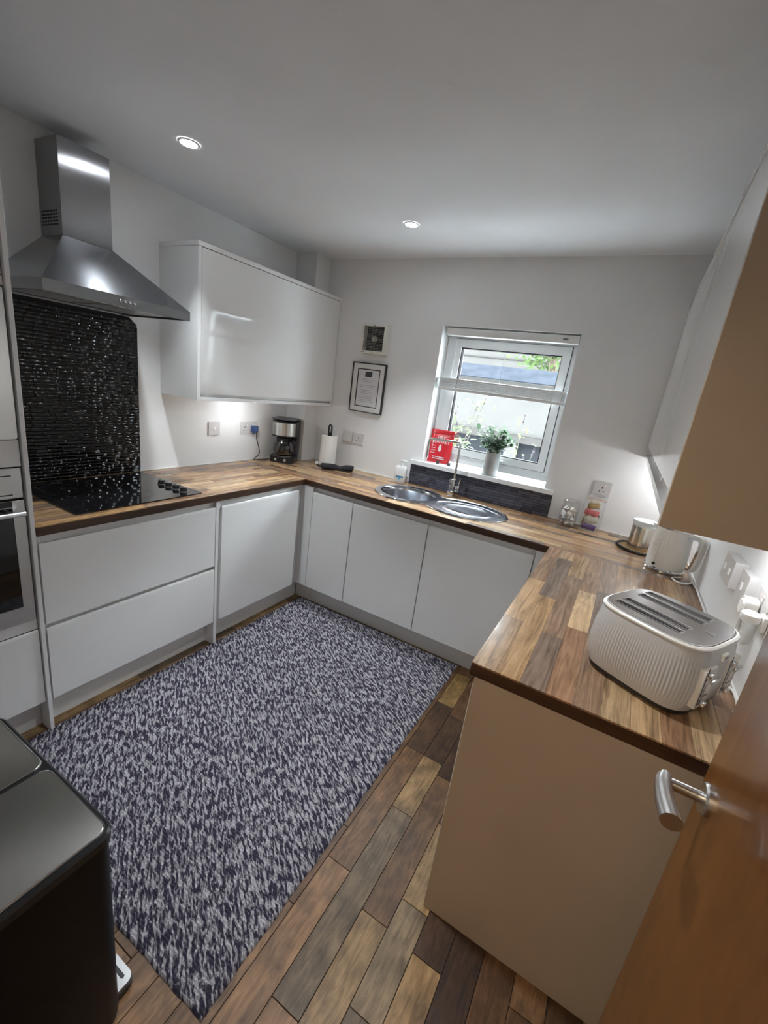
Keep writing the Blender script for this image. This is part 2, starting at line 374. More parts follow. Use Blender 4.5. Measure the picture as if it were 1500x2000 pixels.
# ---- door leaf open on the right, near the view
def door():
    t = thing('door_1', 'orange brown wood veneer door standing open at the right', 'door', (2.668, YF + 0.015, 0.006), 0.0, kind='structure')
    x0, x1 = 2.655, 2.697
    lf = obj('door_leaf', box(x0, x1, YF + 0.015, -2.03, 0.008, 1.985, 0.0015, 1), DOORW, t)
    hy, hz = -2.083, 1.003
    h = obj('door_handle', xform(lathe([(0.026, 0), (0.026, 0.006), (0.0235, 0.0095)], seg=36), Matrix.Translation((x0, hy, hz)) @ Matrix.Rotation(-PI / 2, 4, 'Y')), SATIN, t, label='brushed steel lever handle')
    obj('neck', tube([(x0 - 0.009, hy, hz), (x0 - 0.05, hy, hz), (x0 - 0.062, hy - 0.004, hz)], 0.0095, 16), SATIN, h)
    lev = smooth_path([(x0 - 0.064, hy + 0.002, hz + 0.004), (x0 - 0.066, hy - 0.02, hz + 0.002), (x0 - 0.063, hy - 0.05, hz - 0.001), (x0 - 0.056, hy - 0.082, hz - 0.003)], 5)
    rings = []
    for i, p in enumerate(lev):
        k = i / (len(lev) - 1); ww = 0.010 + 0.006 * math.sqrt(k); hh = 0.015
        rings.append([(p.x + ww * math.cos(a), p.y, p.z + hh * math.sin(a)) for a in [2 * PI * q / 20 for q in range(20)]])
    obj('lever', loft(rings), SATIN, h)
    obj('latch_plate', box(x0 + 0.01, x1 - 0.01, -2.03, -2.0285, hz - 0.06, hz + 0.06), SATIN, t)
    for z in (0.2, 1.0, 1.8):
        obj('hinge', merge(box(x1 - 0.002, x1 + 0.002, YF + 0.016, YF + 0.04, z - 0.05, z + 0.05), xform(lathe([(0.006, 0), (0.006, 0.1)], seg=12), Matrix.Translation((x1 + 0.002, YF + 0.012, z - 0.05)))), SATIN, t)
door()

# ================================================================== KITCHEN UNITS
def jpull(x0, x1, d, z0, z1, th=0.02):
    """door or drawer front with a scooped grip along its top edge; front faces -y at y=-d"""
    pr = [(-d, z0 + 0.001), (-d, z1 - 0.016), (-d + 0.001, z1 - 0.006), (-d + 0.004, z1 - 0.001), (-d + 0.0065, z1), (-d + 0.008, z1 - 0.003),
          (-d + 0.0085, z1 - 0.014), (-d + 0.011, z1 - 0.024), (-d + 0.016, z1 - 0.029), (-d + th, z1 - 0.03), (-d + th, z0), (-d + 0.001, z0)]
    return loft([[(x, y, z) for y, z in pr] for x in (x0, x1)])
def base_unit(name, label, cat, loc, rot, w, d, fronts, rails=True):
    """fronts: list of (name, x0, x1, z0, z1) in the unit's own frame"""
    t = thing(name, label, cat, loc, rot, local=True)
    obj('body', merge(box(0.001, 0.017, -d + 0.021, -0.002, 0.15, 0.871), box(w - 0.017, w - 0.001, -d + 0.021, -0.002, 0.15, 0.871), box(0.018, w - 0.018, -d + 0.021, -0.01, 0.15, 0.168), box(0.018, w - 0.018, -0.009, -0.002, 0.15, 0.871)), CARC, t)
    obj('top_rail', box(0.018, w - 0.018, -d + 0.023, -d + 0.05, 0.80, 0.871), GLOSS, t)
    for n, a, b, z0, z1 in fronts:
        obj(n, jpull(a, b, d, z0, z1), GLOSS, t)
        if z0 > 0.4: obj('middle_rail', box(0.018, w - 0.018, -d + 0.023, -d + 0.05, z0 - 0.06, z0 + 0.02), GLOSS, t)
    return t
R90 = PI / 2
base_unit('drawer_cabinet', 'white gloss cabinet with two wide drawers below the hob', 'cabinet', (0, -2.138, 0), R90, 0.803, XF, [('drawer_front', 0.002, 0.801, 0.499, 0.838), ('drawer_front', 0.002, 0.801, 0.148, 0.481)])
base_unit('base_cabinet', 'white gloss one-door base cabinet beside the drawers, left of the inner corner', 'cabinet', (0, -1.312, 0), R90, 0.69, XF, [('door', 0.018, 0.645, 0.148, 0.838)])
base_unit('base_cabinet', 'narrow white gloss base cabinet next to the inner corner, left of the sink', 'cabinet', (0.686, 0, 0), 0, 0.319, -YBF, [('door', 0.002, 0.316, 0.148, 0.838)])
base_unit('base_cabinet', 'white gloss base cabinet below the sink bowl', 'cabinet', (1.006, 0, 0), 0, 0.521, -YBF, [('door', 0.004, 0.519, 0.148, 0.838)])
base_unit('base_cabinet', 'white gloss base cabinet below the draining board', 'cabinet', (1.528, 0, 0), 0, 0.602, -YBF, [('door', 0.004, 0.598, 0.148, 0.838)])
base_unit('base_cabinet', 'white gloss base cabinet below the kettle, facing the hob', 'cabinet', (W, -0.66, 0), -R90, 0.56, W - 2.196, [('door', 0.003, 0.557, 0.148, 0.838)])
base_unit('base_cabinet', 'white gloss base cabinet below the toaster, facing the hob', 'cabinet', (W, -1.222, 0), -R90, 0.59, W - 2.196, [('door', 0.003, 0.587, 0.148, 0.838)])
tag(obj('end_panel', box(0.002, XF + 0.001, -1.334, -1.3135, 0.0, 0.871, 0.001, 1), GLOSS), 'white upright panel between the drawers and the base cabinet', 'panel')
tag(obj('corner_post', prism([(0.53, -0.6205), (XF - 0.001, -0.6205), (XF - 0.001, YBF + 0.001), (0.684, YBF + 0.001), (0.684, -0.55), (0.53, -0.55)], [], 0.15, 0.871, 'xyz'), GLOSS), 'white filler post in the inner corner below the coffee maker side', 'filler post')
tag(obj('filler_panel', prism([(2.132, YBF), (2.196, YBF), (2.196, -0.655), (2.215, -0.655), (2.215, -0.60), (2.132, -0.60)], [], 0.15, 0.871, 'xyz'), GLOSS), 'white filler panel in the inner corner below the right worktop', 'filler panel')
tag(obj('end_panel', box(2.203, W - 0.001, -1.836, -1.815, 0.0, 0.871, 0.001, 1), TAUPE), 'large taupe end panel below the right worktop, facing the view', 'panel')
tag(obj('baseboard_left', box(0.518, 0.5385, -2.135, -1.335, 0.0, 0.149), CARC), 'white plinth board below the drawers', 'plinth', kind='structure')
tag(obj('baseboard_left', box(0.518, 0.5385, -1.313, -0.54, 0.0, 0.149), CARC), 'white plinth board below the left base cabinet', 'plinth', kind='structure')
tag(obj('baseboard_back', box(0.54, 2.26, -0.536, -0.516, 0.0, 0.149), CARC), 'white plinth board below the sink cabinets', 'plinth', kind='structure')
tag(obj('baseboard_right', box(2.262, 2.28, -1.814, -0.537, 0.0, 0.149), CARC), 'white plinth board below the right base cabinets', 'plinth', kind='structure')

# ---- worktops of glued staves
SC_COL = [(190, 158, 120), (172, 140, 106), (198, 168, 130), (160, 126, 96), (142, 116, 94), (126, 107, 92), (184, 148, 106), (156, 120, 92)]
SINK_L = (1.235, -0.325, 0.186, 0.172)      # bowl
def worktop(name, label, x0, x1, y0, y1, along, edges, seed, rows, cut=None):
    r = random.Random(seed)
    t = thing(name, label, 'worktop', ((x0 + x1) / 2, (y0 + y1) / 2, TOP - TT))
    hole = [ellipse(cut[0], cut[1], cut[2], cut[3], 40)] if cut else []
    obj('core', prism(rect(x0 + 0.003, x1 - 0.003, y0 + 0.003, y1 - 0.003), hole, TOP - TT, TOP - 0.0045, 'xyz'), EDGEX, t)
    m = STAVEX if along == 'x' else STAVEY
    a0, a1, b0, b1 = (x0, x1, y0, y1) if along == 'x' else (y0, y1, x0, x1)
    wd = (b1 - b0) / rows; prev = None
    for k in range(rows):
        c0, c1 = b0 + k * wd, b0 + (k + 1) * wd
        p = a0 - r.uniform(0, 0.3)
        while p < a1:
            q = p + r.uniform(0.30, 0.62)
            s, e = max(p, a0), min(q, a1); p = q
            if e - s < 0.012: continue
            segs = [(s, e, None)]
            if cut:
                ys = [c0 + (c1 - c0) * i / 4 for i in range(5)]
                def half(y):
                    v = 1 - ((y - cut[1]) / cut[3]) ** 2
                    return cut[2] * math.sqrt(v) if v > 0 else None
                hs = [half(y) for y in ys]
                if any(h is not None for h in hs):
                    hs = [h or 0.0 for h in hs]; segs = []
                    L = [min(e, cut[0] - h) for h in hs]; Rr = [max(s, cut[0] + h) for h in hs]
                    if min(L) > s + 0.004: segs.append((s, e, ('L', ys, L)))
                    if max(Rr) < e - 0.004: segs.append((s, e, ('R', ys, Rr)))
            colr = r.choice(SC_COL)
            while colr == prev: colr = r.choice(SC_COL)
            prev = colr
            j = r.uniform(0.93, 1.07)
            for sg in segs:
                if sg[2] is None: poly = rect(sg[0] + 0.0003, sg[1] - 0.0003, c0 + 0.0003, c1 - 0.0003)
                elif sg[2][0] == 'L': poly = [(sg[0] + 0.0003, c0)] + [(xx, yy) for yy, xx in zip(sg[2][1], sg[2][2])] + [(sg[0] + 0.0003, c1)]
                else: poly = [(sg[1] - 0.0003, c1)] + [(xx, yy) for yy, xx in reversed(list(zip(sg[2][1], sg[2][2])))] + [(sg[1] - 0.0003, c0)]
                if along == 'y': poly = [(v, u) for u, v in poly]
                st = obj('stave', prism(poly, [], TOP - 0.0045, TOP, 'xyz'), m, t, smooth=False)
                st.color = (*lin(tuple(min(255, v * j) for v in colr)), 1)
    for e in edges:
        if e == '+x': obj('edge_strip', box(x1 - 0.003, x1, y0, y1, TOP - TT, TOP - 0.0046), EDGEY, t)
        if e == '-x': obj('edge_strip', box(x0, x0 + 0.003, y0, y1, TOP - TT, TOP - 0.0046), EDGEY, t)
        if e == '-y': obj('edge_strip', box(x0 + (0.003 if '-x' in edges else 0), x1, y0, y0 + 0.003, TOP - TT, TOP - 0.0046), EDGEX, t)
    return t
worktop('worktop', 'brown wood stave worktop holding the hob', 0.0005, DL, YL, -DB - 0.0005, 'y', ['+x'], 3, 14)
worktop('worktop', 'long brown wood stave worktop holding the sink below the window', 0.0005, W - 0.0005, -DB, -0.0005, 'x', ['-y'], 12, 14, (SINK_L[0], SINK_L[1], 0.200, 0.186))
worktop('worktop', 'brown wood stave worktop holding the toaster and kettle', XR, W - 0.0005, YR, -DB - 0.0005, 'y', ['-x', '-y'], 23, 10)

# ---- wall cabinet over the coffee maker
def wall_cabinet_left():
    y0, y1, z0, z1, xf = -1.232, -0.003, 1.358, 2.136, 0.3148
    t = thing('wall_cabinet', 'wide white gloss wall cabinet above the coffee maker', 'wall cabinet', (0.16, -0.6, z0))
    notch = lambda e: [(0.001, y0 + e), (xf - 0.0, y0 + e), (xf - 0.0, y1), (0.187, y1), (0.187, -0.16), (0.001, -0.16)]
    obj('top_panel', prism([(0.001, y0 - 0.002), (xf + 0.003, y0 - 0.002), (xf + 0.003, y1), (0.187, y1), (0.187, -0.16), (0.001, -0.16)], [], z1 - 0.022, z1, 'xyz'), GLOSS, t)
    obj('bottom_panel', prism(notch(0.0215), [], z0, z0 + 0.02, 'xyz'), GLOSS, t)
    obj('side_panel', box(0.001, xf, y0, y0 + 0.02, z0, z1 - 0.0225), GLOSS, t)
    obj('side_panel', box(0.188, xf - 0.002, y1 - 0.018, y1, z0 + 0.021, z1 - 0.0225), GLOSS, t)
    obj('back_panel', box(0.001, 0.01, y0 + 0.022, -0.165, z0 + 0.021, z1 - 0.0225), CARC, t)
    # door: scooped grip along its lower edge
    a, b = y0 + 0.0235, y1 - 0.021
    zb, zt = z0 + 0.034, z1 - 0.025
    pr = [(xf, zt), (xf, zb + 0.012), (xf - 0.002, zb + 0.003), (xf - 0.0055, zb), (xf - 0.0075, zb + 0.012), (xf - 0.012, zb + 0.022), (xf - 0.02, zb + 0.024), (xf - 0.02, zt)]
    obj('door', loft([[(x, y, z) for x, z in pr] for y in (a, b)]), GLOSS, t)
    obj('bottom_rail', box(xf - 0.032, xf - 0.0215, y0 + 0.021, y1 - 0.019, z0 + 0.0205, z0 + 0.08), GLOSS, t)
wall_cabinet_left()
def cabinet_light(label, x, y, z, k=1.0):
    t = thing('cabinet_light', label, 'light', (x, y, z - 0.008))
    obj('housing', lathe([(0.031, -0.008), (0.033, -0.006), (0.033, 0)], (x, y, z), 28), SATIN, t)
    obj('lens', lathe([(0.025, -0.0095), (0.0255, -0.0082)], (x, y, z), 28), mat('lit_lens', (1, 1, 1), 0.5, emit=((0.93, 0.97, 1.0), 14)), t)
    lamp('POINT', 'cabinet_light_bulb', (0, 0, -0.022), UNDER_W * k, (0.95, 0.97, 1.0), t, shadow_soft_size=0.016)
cabinet_light('round light fixed below the left wall cabinet', 0.20, -0.72, 1.358, 0.34)

# ---- wall cabinets on the right
def wall_cabinets_right():
    xf, z0, z1 = 2.496, 1.376, 2.165
    for i, (ya, yb, lab) in enumerate([(-1.815, -1.214, 'white gloss wall cabinet nearest the view, above the toaster'), (-1.212, -0.611, 'middle white gloss wall cabinet on the right wall'), (-0.609, -0.003, 'white gloss wall cabinet on the right wall against the window wall')]):
        t = thing('wall_cabinet', lab, 'wall cabinet', (2.65, (ya + yb) / 2, z0))
        obj('body', merge(box(xf + 0.022, W - 0.001, ya, ya + 0.018, z0 + 0.021, z1 - 0.023), box(xf + 0.022, W - 0.001, yb - 0.018, yb, z0 + 0.021, z1 - 0.023), box(W - 0.01, W - 0.001, ya + 0.019, yb - 0.019, z0 + 0.021, z1 - 0.023)), CARC, t)
        obj('top_panel', box(xf - 0.003, W - 0.001, ya, yb, z1 - 0.022, z1), GLOSS, t)
        obj('bottom_panel', box(xf + 0.004, W - 0.001, ya, yb, z0, z0 + 0.02), GLOSS, t)
        zb, zt = z0 + 0.06, z1 - 0.025
        pr = [(xf, zt), (xf, zb + 0.012), (xf + 0.002, zb + 0.003), (xf + 0.0055, zb), (xf + 0.0075, zb + 0.012), (xf + 0.012, zb + 0.022), (xf + 0.02, zb + 0.024), (xf + 0.02, zt)]
        obj('door', loft([[(x, y, z) for x, z in pr] for y in (ya + 0.0015, yb - 0.0015)]), GLOSS, t)
        obj('bottom_rail', box(xf + 0.0215, xf + 0.032, ya + 0.0185, yb - 0.0185, z0 + 0.0205, z0 + 0.11), GLOSS, t)
    ep = thing('end_panel', 'taupe end panel of the wall cabinets at the upper right', 'panel', (2.65, -1.826, z0 - 0.001))
    obj('panel_board', box(xf - 0.002, W - 0.001, -1.837, -1.8165, z0 - 0.002, z1 + 0.001), TAUPE, ep)
    obj('edging', box(xf - 0.004, xf - 0.0021, -1.837, -1.8165, z0 - 0.002, z1 + 0.001), GLOSS, ep, label='white edging strip')
wall_cabinets_right()
cabinet_light('round light fixed below the right wall cabinets near the window wall', 2.68, -0.20, 1.376, 0.5)
cabinet_light('round light fixed below the right wall cabinets above the toaster', 2.70, -1.46, 1.376, 0.36)

# ---- tall housing with microwave and oven
def tall_housing():
    x, ya, yb = 0.600, -2.745, -2.160
    t = thing('tall_cabinet', 'tall white cabinet housing the oven and microwave at the left edge', 'tall cabinet', (0.3, -2.45, 0))
    obj('side_panel', box(0.001, 0.612, -2.1585, -2.1445, 0, 2.15, 0.001, 1), GLOSS, t)
    obj('side_panel', box(0.001, 0.612, -2.765, -2.747, 0, 2.15, 0.001, 1), GLOSS, t)
    obj('top_panel', box(0.001, 0.612, -2.7465, -2.159, 2.13, 2.15), GLOSS, t)
    obj('back_panel', box(0.001, 0.01, -2.746, -2.16, 0.1, 2.129), CARC, t)
    def front(n, z0, z1): return obj(n, box(x - 0.02, x, ya + 0.002, yb - 0.003, z0, z1, 0.0015, 1), GLOSS, t)
    d = front('door', 1.742, 2.126)
    obj('rail', box(x - 0.024, x - 0.004, ya, yb, 1.712, 1.739), CARC, t)
    front('filler_front', 1.136, 1.229)
    obj('rail', box(x - 0.03, x - 0.006, ya, yb, 0.489, 0.532), CARC, t)
    dr = obj('door', xform(jpull(0.002, 0.583, 0.6, 0.148, 0.485), Matrix.Translation((0, ya, 0)) @ Matrix.Rotation(R90, 4, 'Z')), GLOSS, t)
    obj('plinth_board', box(0.518, 0.538, ya, yb, 0.0, 0.147), CARC, t)
    obj('shelf', box(0.012, x - 0.03, ya, yb, 1.115, 1.1305), CARC, t); obj('shelf', box(0.012, x - 0.031, ya, yb, 0.515, 0.531), CARC, t)
tall_housing()
def oven():
    y0, y1, x = -2.742, -2.166, 0.602
    t = thing('oven', 'built-in steel oven with black glass door and bar handle', 'oven', (0.35, -2.45, 0.533))
    obj('body', box(0.06, x - 0.03, y0 + 0.01, y1 - 0.01, 0.5335, 1.11), BLACKP, t)
    cp = obj('control_panel', box(x - 0.028, x, y0, y1, 1.024, 1.132, 0.0015, 1), STEELZ, t)
    for z in (1.036, 1.104): obj('slot', box(x - 0.001, x + 0.0006, y0 + 0.03, y1 - 0.03, z, z + 0.004), BLACKP, cp)
    for y in (-2.60, -2.30): obj('knob', xform(lathe([(0.02, 0), (0.02, 0.018), (0.017, 0.022)], seg=28), Matrix.Translation((x, y, 1.071)) @ Matrix.Rotation(R90, 4, 'Y')), SATIN, cp)
    obj('display', box(x - 0.001, x + 0.0008, -2.50, -2.40, 1.055, 1.088), BLACKG, cp)
    dr = obj('door', prism(rect(y0, y1, 0.536, 1.016), [rect(y0 + 0.035, y1 - 0.035, 0.602, 1.0150)], x - 0.028, x, 'yzx'), STEELZ, t)
    obj('glass_pane', box(x - 0.02, x - 0.002, y0 + 0.0355, y1 - 0.0355, 0.6025, 1.0145), BLACKG, dr)
    obj('handle', merge(tube([(x + 0.034, y0 + 0.012, 0.975), (x + 0.034, y1 - 0.012, 0.975)], 0.0085, 16), tube([(x - 0.001, y0 + 0.05, 0.975), (x + 0.034, y0 + 0.05, 0.975)], 0.006, 12), tube([(x - 0.001, y1 - 0.05, 0.975), (x + 0.034, y1 - 0.05, 0.975)], 0.006, 12)), mat('pale_aluminium', (0.82, 0.82, 0.83), 0.35, 1.0), dr)
oven()
def microwave():
    y0, y1, x = -2.742, -2.166, 0.604
    t = thing('microwave', 'built-in microwave in a wide steel surround above the oven', 'microwave', (0.35, -2.45, 1.231))
    obj('body', box(0.12, x - 0.03, y0 + 0.02, y1 - 0.02, 1.2315, 1.69), BLACKP, t)
    fr = obj('surround', prism(rrect(y0, y1, 1.2315, 1.708, 0.008, 3), [rect(y0 + 0.045, y1 - 0.045, 1.303, 1.66)], x - 0.024, x, 'yzx'), STEELZ, t)
    dr = obj('door', prism(rect(y0 + 0.046, y1 - 0.046, 1.304, 1.659), [rect(y0 + 0.19, y1 - 0.062, 1.320, 1.643)], x - 0.02, x + 0.004, 'yzx'), BLACKP, t)
    obj('glass_pane', box(x - 0.016, x - 0.002, y0 + 0.1905, y1 - 0.0625, 1.3205, 1.6425), mat('grey_glass', (0.10, 0.11, 0.12), 0.04, coat=0.4), dr)
    obj('knob', xform(lathe([(0.02, 0), (0.02, 0.016), (0.016, 0.02)], seg=28), Matrix.Translation((x + 0.004, y0 + 0.115, 1.4)) @ Matrix.Rotation(R90, 4, 'Y')), SATIN, dr)
microwave()

# ---- cooker hood
def hood():
    t = thing('cooker_hood', 'brushed steel chimney cooker hood above the hob', 'cooker hood', (0.2, -1.69, 1.736))
    yc0, yc1, xc, zc = -1.776, -1.575, 0.174, 1.987
    ch = obj('chimney', box(0.001, xc, yc0, yc1, zc, 2.34, 0.001, 1), STEELH, t)
    for r_ in range(5):
        for c in range(6):
            xx = 0.018 + c * 0.022; z = 2.026 + r_ * 0.0125
            obj('vent_slot', box(xx, xx + 0.016, yc0 - 0.0006, yc0 + 0.001, z, z + 0.006), DARKGAP, ch, smooth=False)
    y0, y1, xb, z1, z0 = -1.995, -1.396, 0.470, 1.777, 1.737
    obj('canopy', loft([[(0.001, y0, z1), (xb, y0, z1), (xb, y1, z1), (0.001, y1, z1)], [(0.001, yc0 - 0.001, zc), (xc + 0.001, yc0 - 0.001, zc), (xc + 0.001, yc1 + 0.001, zc), (0.001, yc1 + 0.001, zc)]], False, False), STEELC, t)
    lip = obj('lip', prism(rect(0.001, xb, y0, y1), [rect(0.012, xb - 0.006, y0 + 0.006, y1 - 0.006)], z0, z1, 'xyz'), STEELH, t)
    obj('underside', box(0.0125, xb - 0.0065, y0 + 0.0065, y1 - 0.0065, z0 + 0.012, z0 + 0.016), SATIN, t)
    for k in range(2):
        a = y0 + 0.03 + k * 0.275
        obj('filter', prism(rect(0.05, 0.36, a, a + 0.262), [rect(0.07 + 0.02 * i, 0.08 + 0.02 * i, a + 0.015, a + 0.247) for i in range(13)], z0 + 0.006, z0 + 0.0118, 'xyz'), SATIN, t)
    for y in (-1.86, -1.53): obj('hood_lamp', lathe([(0.026, 0), (0.026, 0.006)], (0.41, y, z0 + 0.006), 24), PLASTIC, t)
    for y in (-1.722, -1.7025, -1.683, -1.6635):
        obj('button', xform(lathe([(0.0052, 0), (0.0052, 0.004), (0.004, 0.005)], seg=16), Matrix.Translation((xb, y, 1.757)) @ Matrix.Rotation(R90, 4, 'Y')), CHROME, lip)
hood()

# ---- mosaic splashbacks of glass sticks
TILE = mat('black_glass_tile', (0.0015, 0.0015, 0.002), 0.05, spec=0.5)
TILE2 = mat('slate_glass_tile', (0.085, 0.09, 0.125), 0.25, spec=0.5)
GROUT = mat('black_grout', (0.012, 0.012, 0.013), 0.8)
def stick(name, L, hgt, th, m):
    """glass stick with a softly rounded face"""
    prof = [(-0.0, -hgt / 2), (-th + 0.0007, -hgt / 2), (-th + 0.0003, -hgt * 0.45), (-th + 0.0001, -hgt * 0.25), (-th, 0), (-th + 0.0001, hgt * 0.25), (-th + 0.0003, hgt * 0.45), (-th + 0.0007, hgt / 2), (0.0, hgt / 2)]
    b = loft([[(x, y if k else y * 0.85, z) for y, z in prof] for x, k in ((-L / 2, 0), (-L / 2 + 0.002, 1), (L / 2 - 0.002, 1), (L / 2, 0))])
    bmesh.ops.recalc_face_normals(b, faces=b.faces)
    me = bpy.data.meshes.new(name); b.to_mesh(me); b.free(); me.materials.append(m)
    me.polygons.foreach_set('use_smooth', np.ones(len(me.polygons), bool)); me.set_sharp_from_angle(angle=math.radians(24)); return me
def splashback():
    ya, yb, z0, z1 = -1.985, -1.367, TOP + 0.0005, 1.734
    t = thing('splashback', 'black glass mosaic splashback behind the hob', 'splashback', (0.003, -1.676, z0))
    obj('backing', prism([(ya, z0), (yb, z0), (yb, 1.700), (-1.41, z1), (ya, z1)], [], 0.0006, 0.0045, 'yzx'), GROUT, t)
    pitch = 0.0172; lens = [0.048, 0.072, 0.098]
    meshes = [stick('tile', l - 0.0014, pitch - 0.0012, 0.0045, TILE) for l in lens]
    r = random.Random(5); allt = []
    n = int((z1 - z0) / pitch)
    for k in range(n):
        z = z0 + (k + 0.5) * pitch; y = ya
        first = True
        end = yb if z < 1.69 else yb - (z - 1.69) * 1.1
        while y < end - 0.004:
            i = r.choice([0, 1, 1, 2]); L = lens[i]
            if first: L = L * r.uniform(0.35, 1)
            first = False
            L = min(L, end - y)
            allt.append((y + L / 2, z, i, L)); y += L
    keep = 300; body = BM()
    for q, (y, z, i, L) in enumerate(allt):
        rot = (r.gauss(0, 0.036), r.gauss(0, 0.006), R90 + r.gauss(0, 0.02))
        sc = ((L - 0.0014) / (lens[i] - 0.0014), 1, 1)
        loc = Vector((0.0047, y, z))
        if q < keep:
            o = bpy.data.objects.new('tile', meshes[i]); COL.objects.link(o); o.parent = t; o.location = loc - OFF[t]; o.rotation_euler = rot; o.scale = sc
        else:
            from mathutils import Euler
            M = Matrix.Translation(loc) @ Euler(rot).to_matrix().to_4x4() @ Matrix.Diagonal((*sc, 1))
            b2 = BM(); b2.from_mesh(meshes[i]); xform(b2, M); me = bpy.data.meshes.new('tmp'); b2.to_mesh(me); body.from_mesh(me); b2.free(); bpy.data.meshes.remove(me)
    obj('upper_tiles', body, TILE, t, kind='stuff')
splashback()
def upstand():
    xa, xb, z0, z1 = 1.075, 2.072, TOP + 0.0005, 1.056
    t = thing('tile_upstand', 'low dark slate mosaic strip between the sink and the window sill', 'splashback', (1.57, -0.003, z0))
    obj('backing', box(xa, xb, -0.0045, -0.0006, z0, z1), GROUT, t)
    pitch = (z1 - z0) / 8; lens = [0.048, 0.072, 0.098]
    tones = [TILE2, mat('dark_slate_tile', (0.060, 0.063, 0.088), 0.22, spec=0.5), mat('light_slate_tile', (0.105, 0.111, 0.150), 0.25, spec=0.5)]
    meshes = [stick('tile', l - 0.0014, pitch - 0.0018, 0.004, m) for m in tones for l in lens]
    r = random.Random(9)
    for k in range(8):
        x = xa; z = z0 + (k + 0.5) * pitch; first = True
        while x < xb - 0.004:
            i = r.choice([0, 1, 1, 2]); L = lens[i] * (r.uniform(0.35, 1) if first else 1); first = False
            L = min(L, xb - x)
            o = bpy.data.objects.new('tile', meshes[i + 3 * r.choice([0, 0, 1, 2])]); COL.objects.link(o); o.parent = t
            o.location = Vector((x + L / 2, -0.0047, z)) - OFF[t]; o.rotation_euler = (r.gauss(0, 0.02), 0, r.gauss(0, 0.02)); o.scale = ((L - 0.0014) / (lens[i] - 0.0014), 1, 1)
            x += L
upstand()

# ---- hob
def hob():
    t = thing('hob', 'black glass ceramic hob set into the left worktop', 'hob', (0.3, -1.685, TOP))
    obj('glass_plate', prism(rrect(0.045, 0.562, -1.985, -1.386, 0.006, 3), [], TOP + 0.0005, TOP + 0.0065, 'xyz'), BLACKG, t)
    ring = mat('grey_zone_print', (0.008, 0.008, 0.009), 0.12)
    for x, y, r_ in ((0.19, -1.86, 0.075), (0.43, -1.86, 0.1), (0.19, -1.63, 0.1), (0.42, -1.65, 0.075)):
        obj('zone_ring', prism(ellipse(x, y, r_, r_, 40), [ellipse(x, y, r_ - 0.002, r_ - 0.002, 40)], TOP + 0.0065, TOP + 0.0068, 'xyz'), ring, t)
    for x in (0.318, 0.377, 0.437, 0.497):
        k = obj('knob', lathe([(0.0205, 0), (0.0205, 0.003), (0.018, 0.004), (0.0165, 0.019), (0.0155, 0.021), (0.0, 0.0215)], (x, -1.447, TOP + 0.0066), 28, True, False), BLACKP, t)
        obj('collar', prism(ellipse(x, -1.447, 0.0225, 0.0225, 28), [ellipse(x, -1.447, 0.0206, 0.0206, 28)], TOP + 0.0066, TOP + 0.0095, 'xyz'), SATIN, k)
        obj('pointer', box(x - 0.001, x + 0.001, -1.447, -1.432, TOP + 0.0278, TOP + 0.0286), PLASTIC, k)
hob()

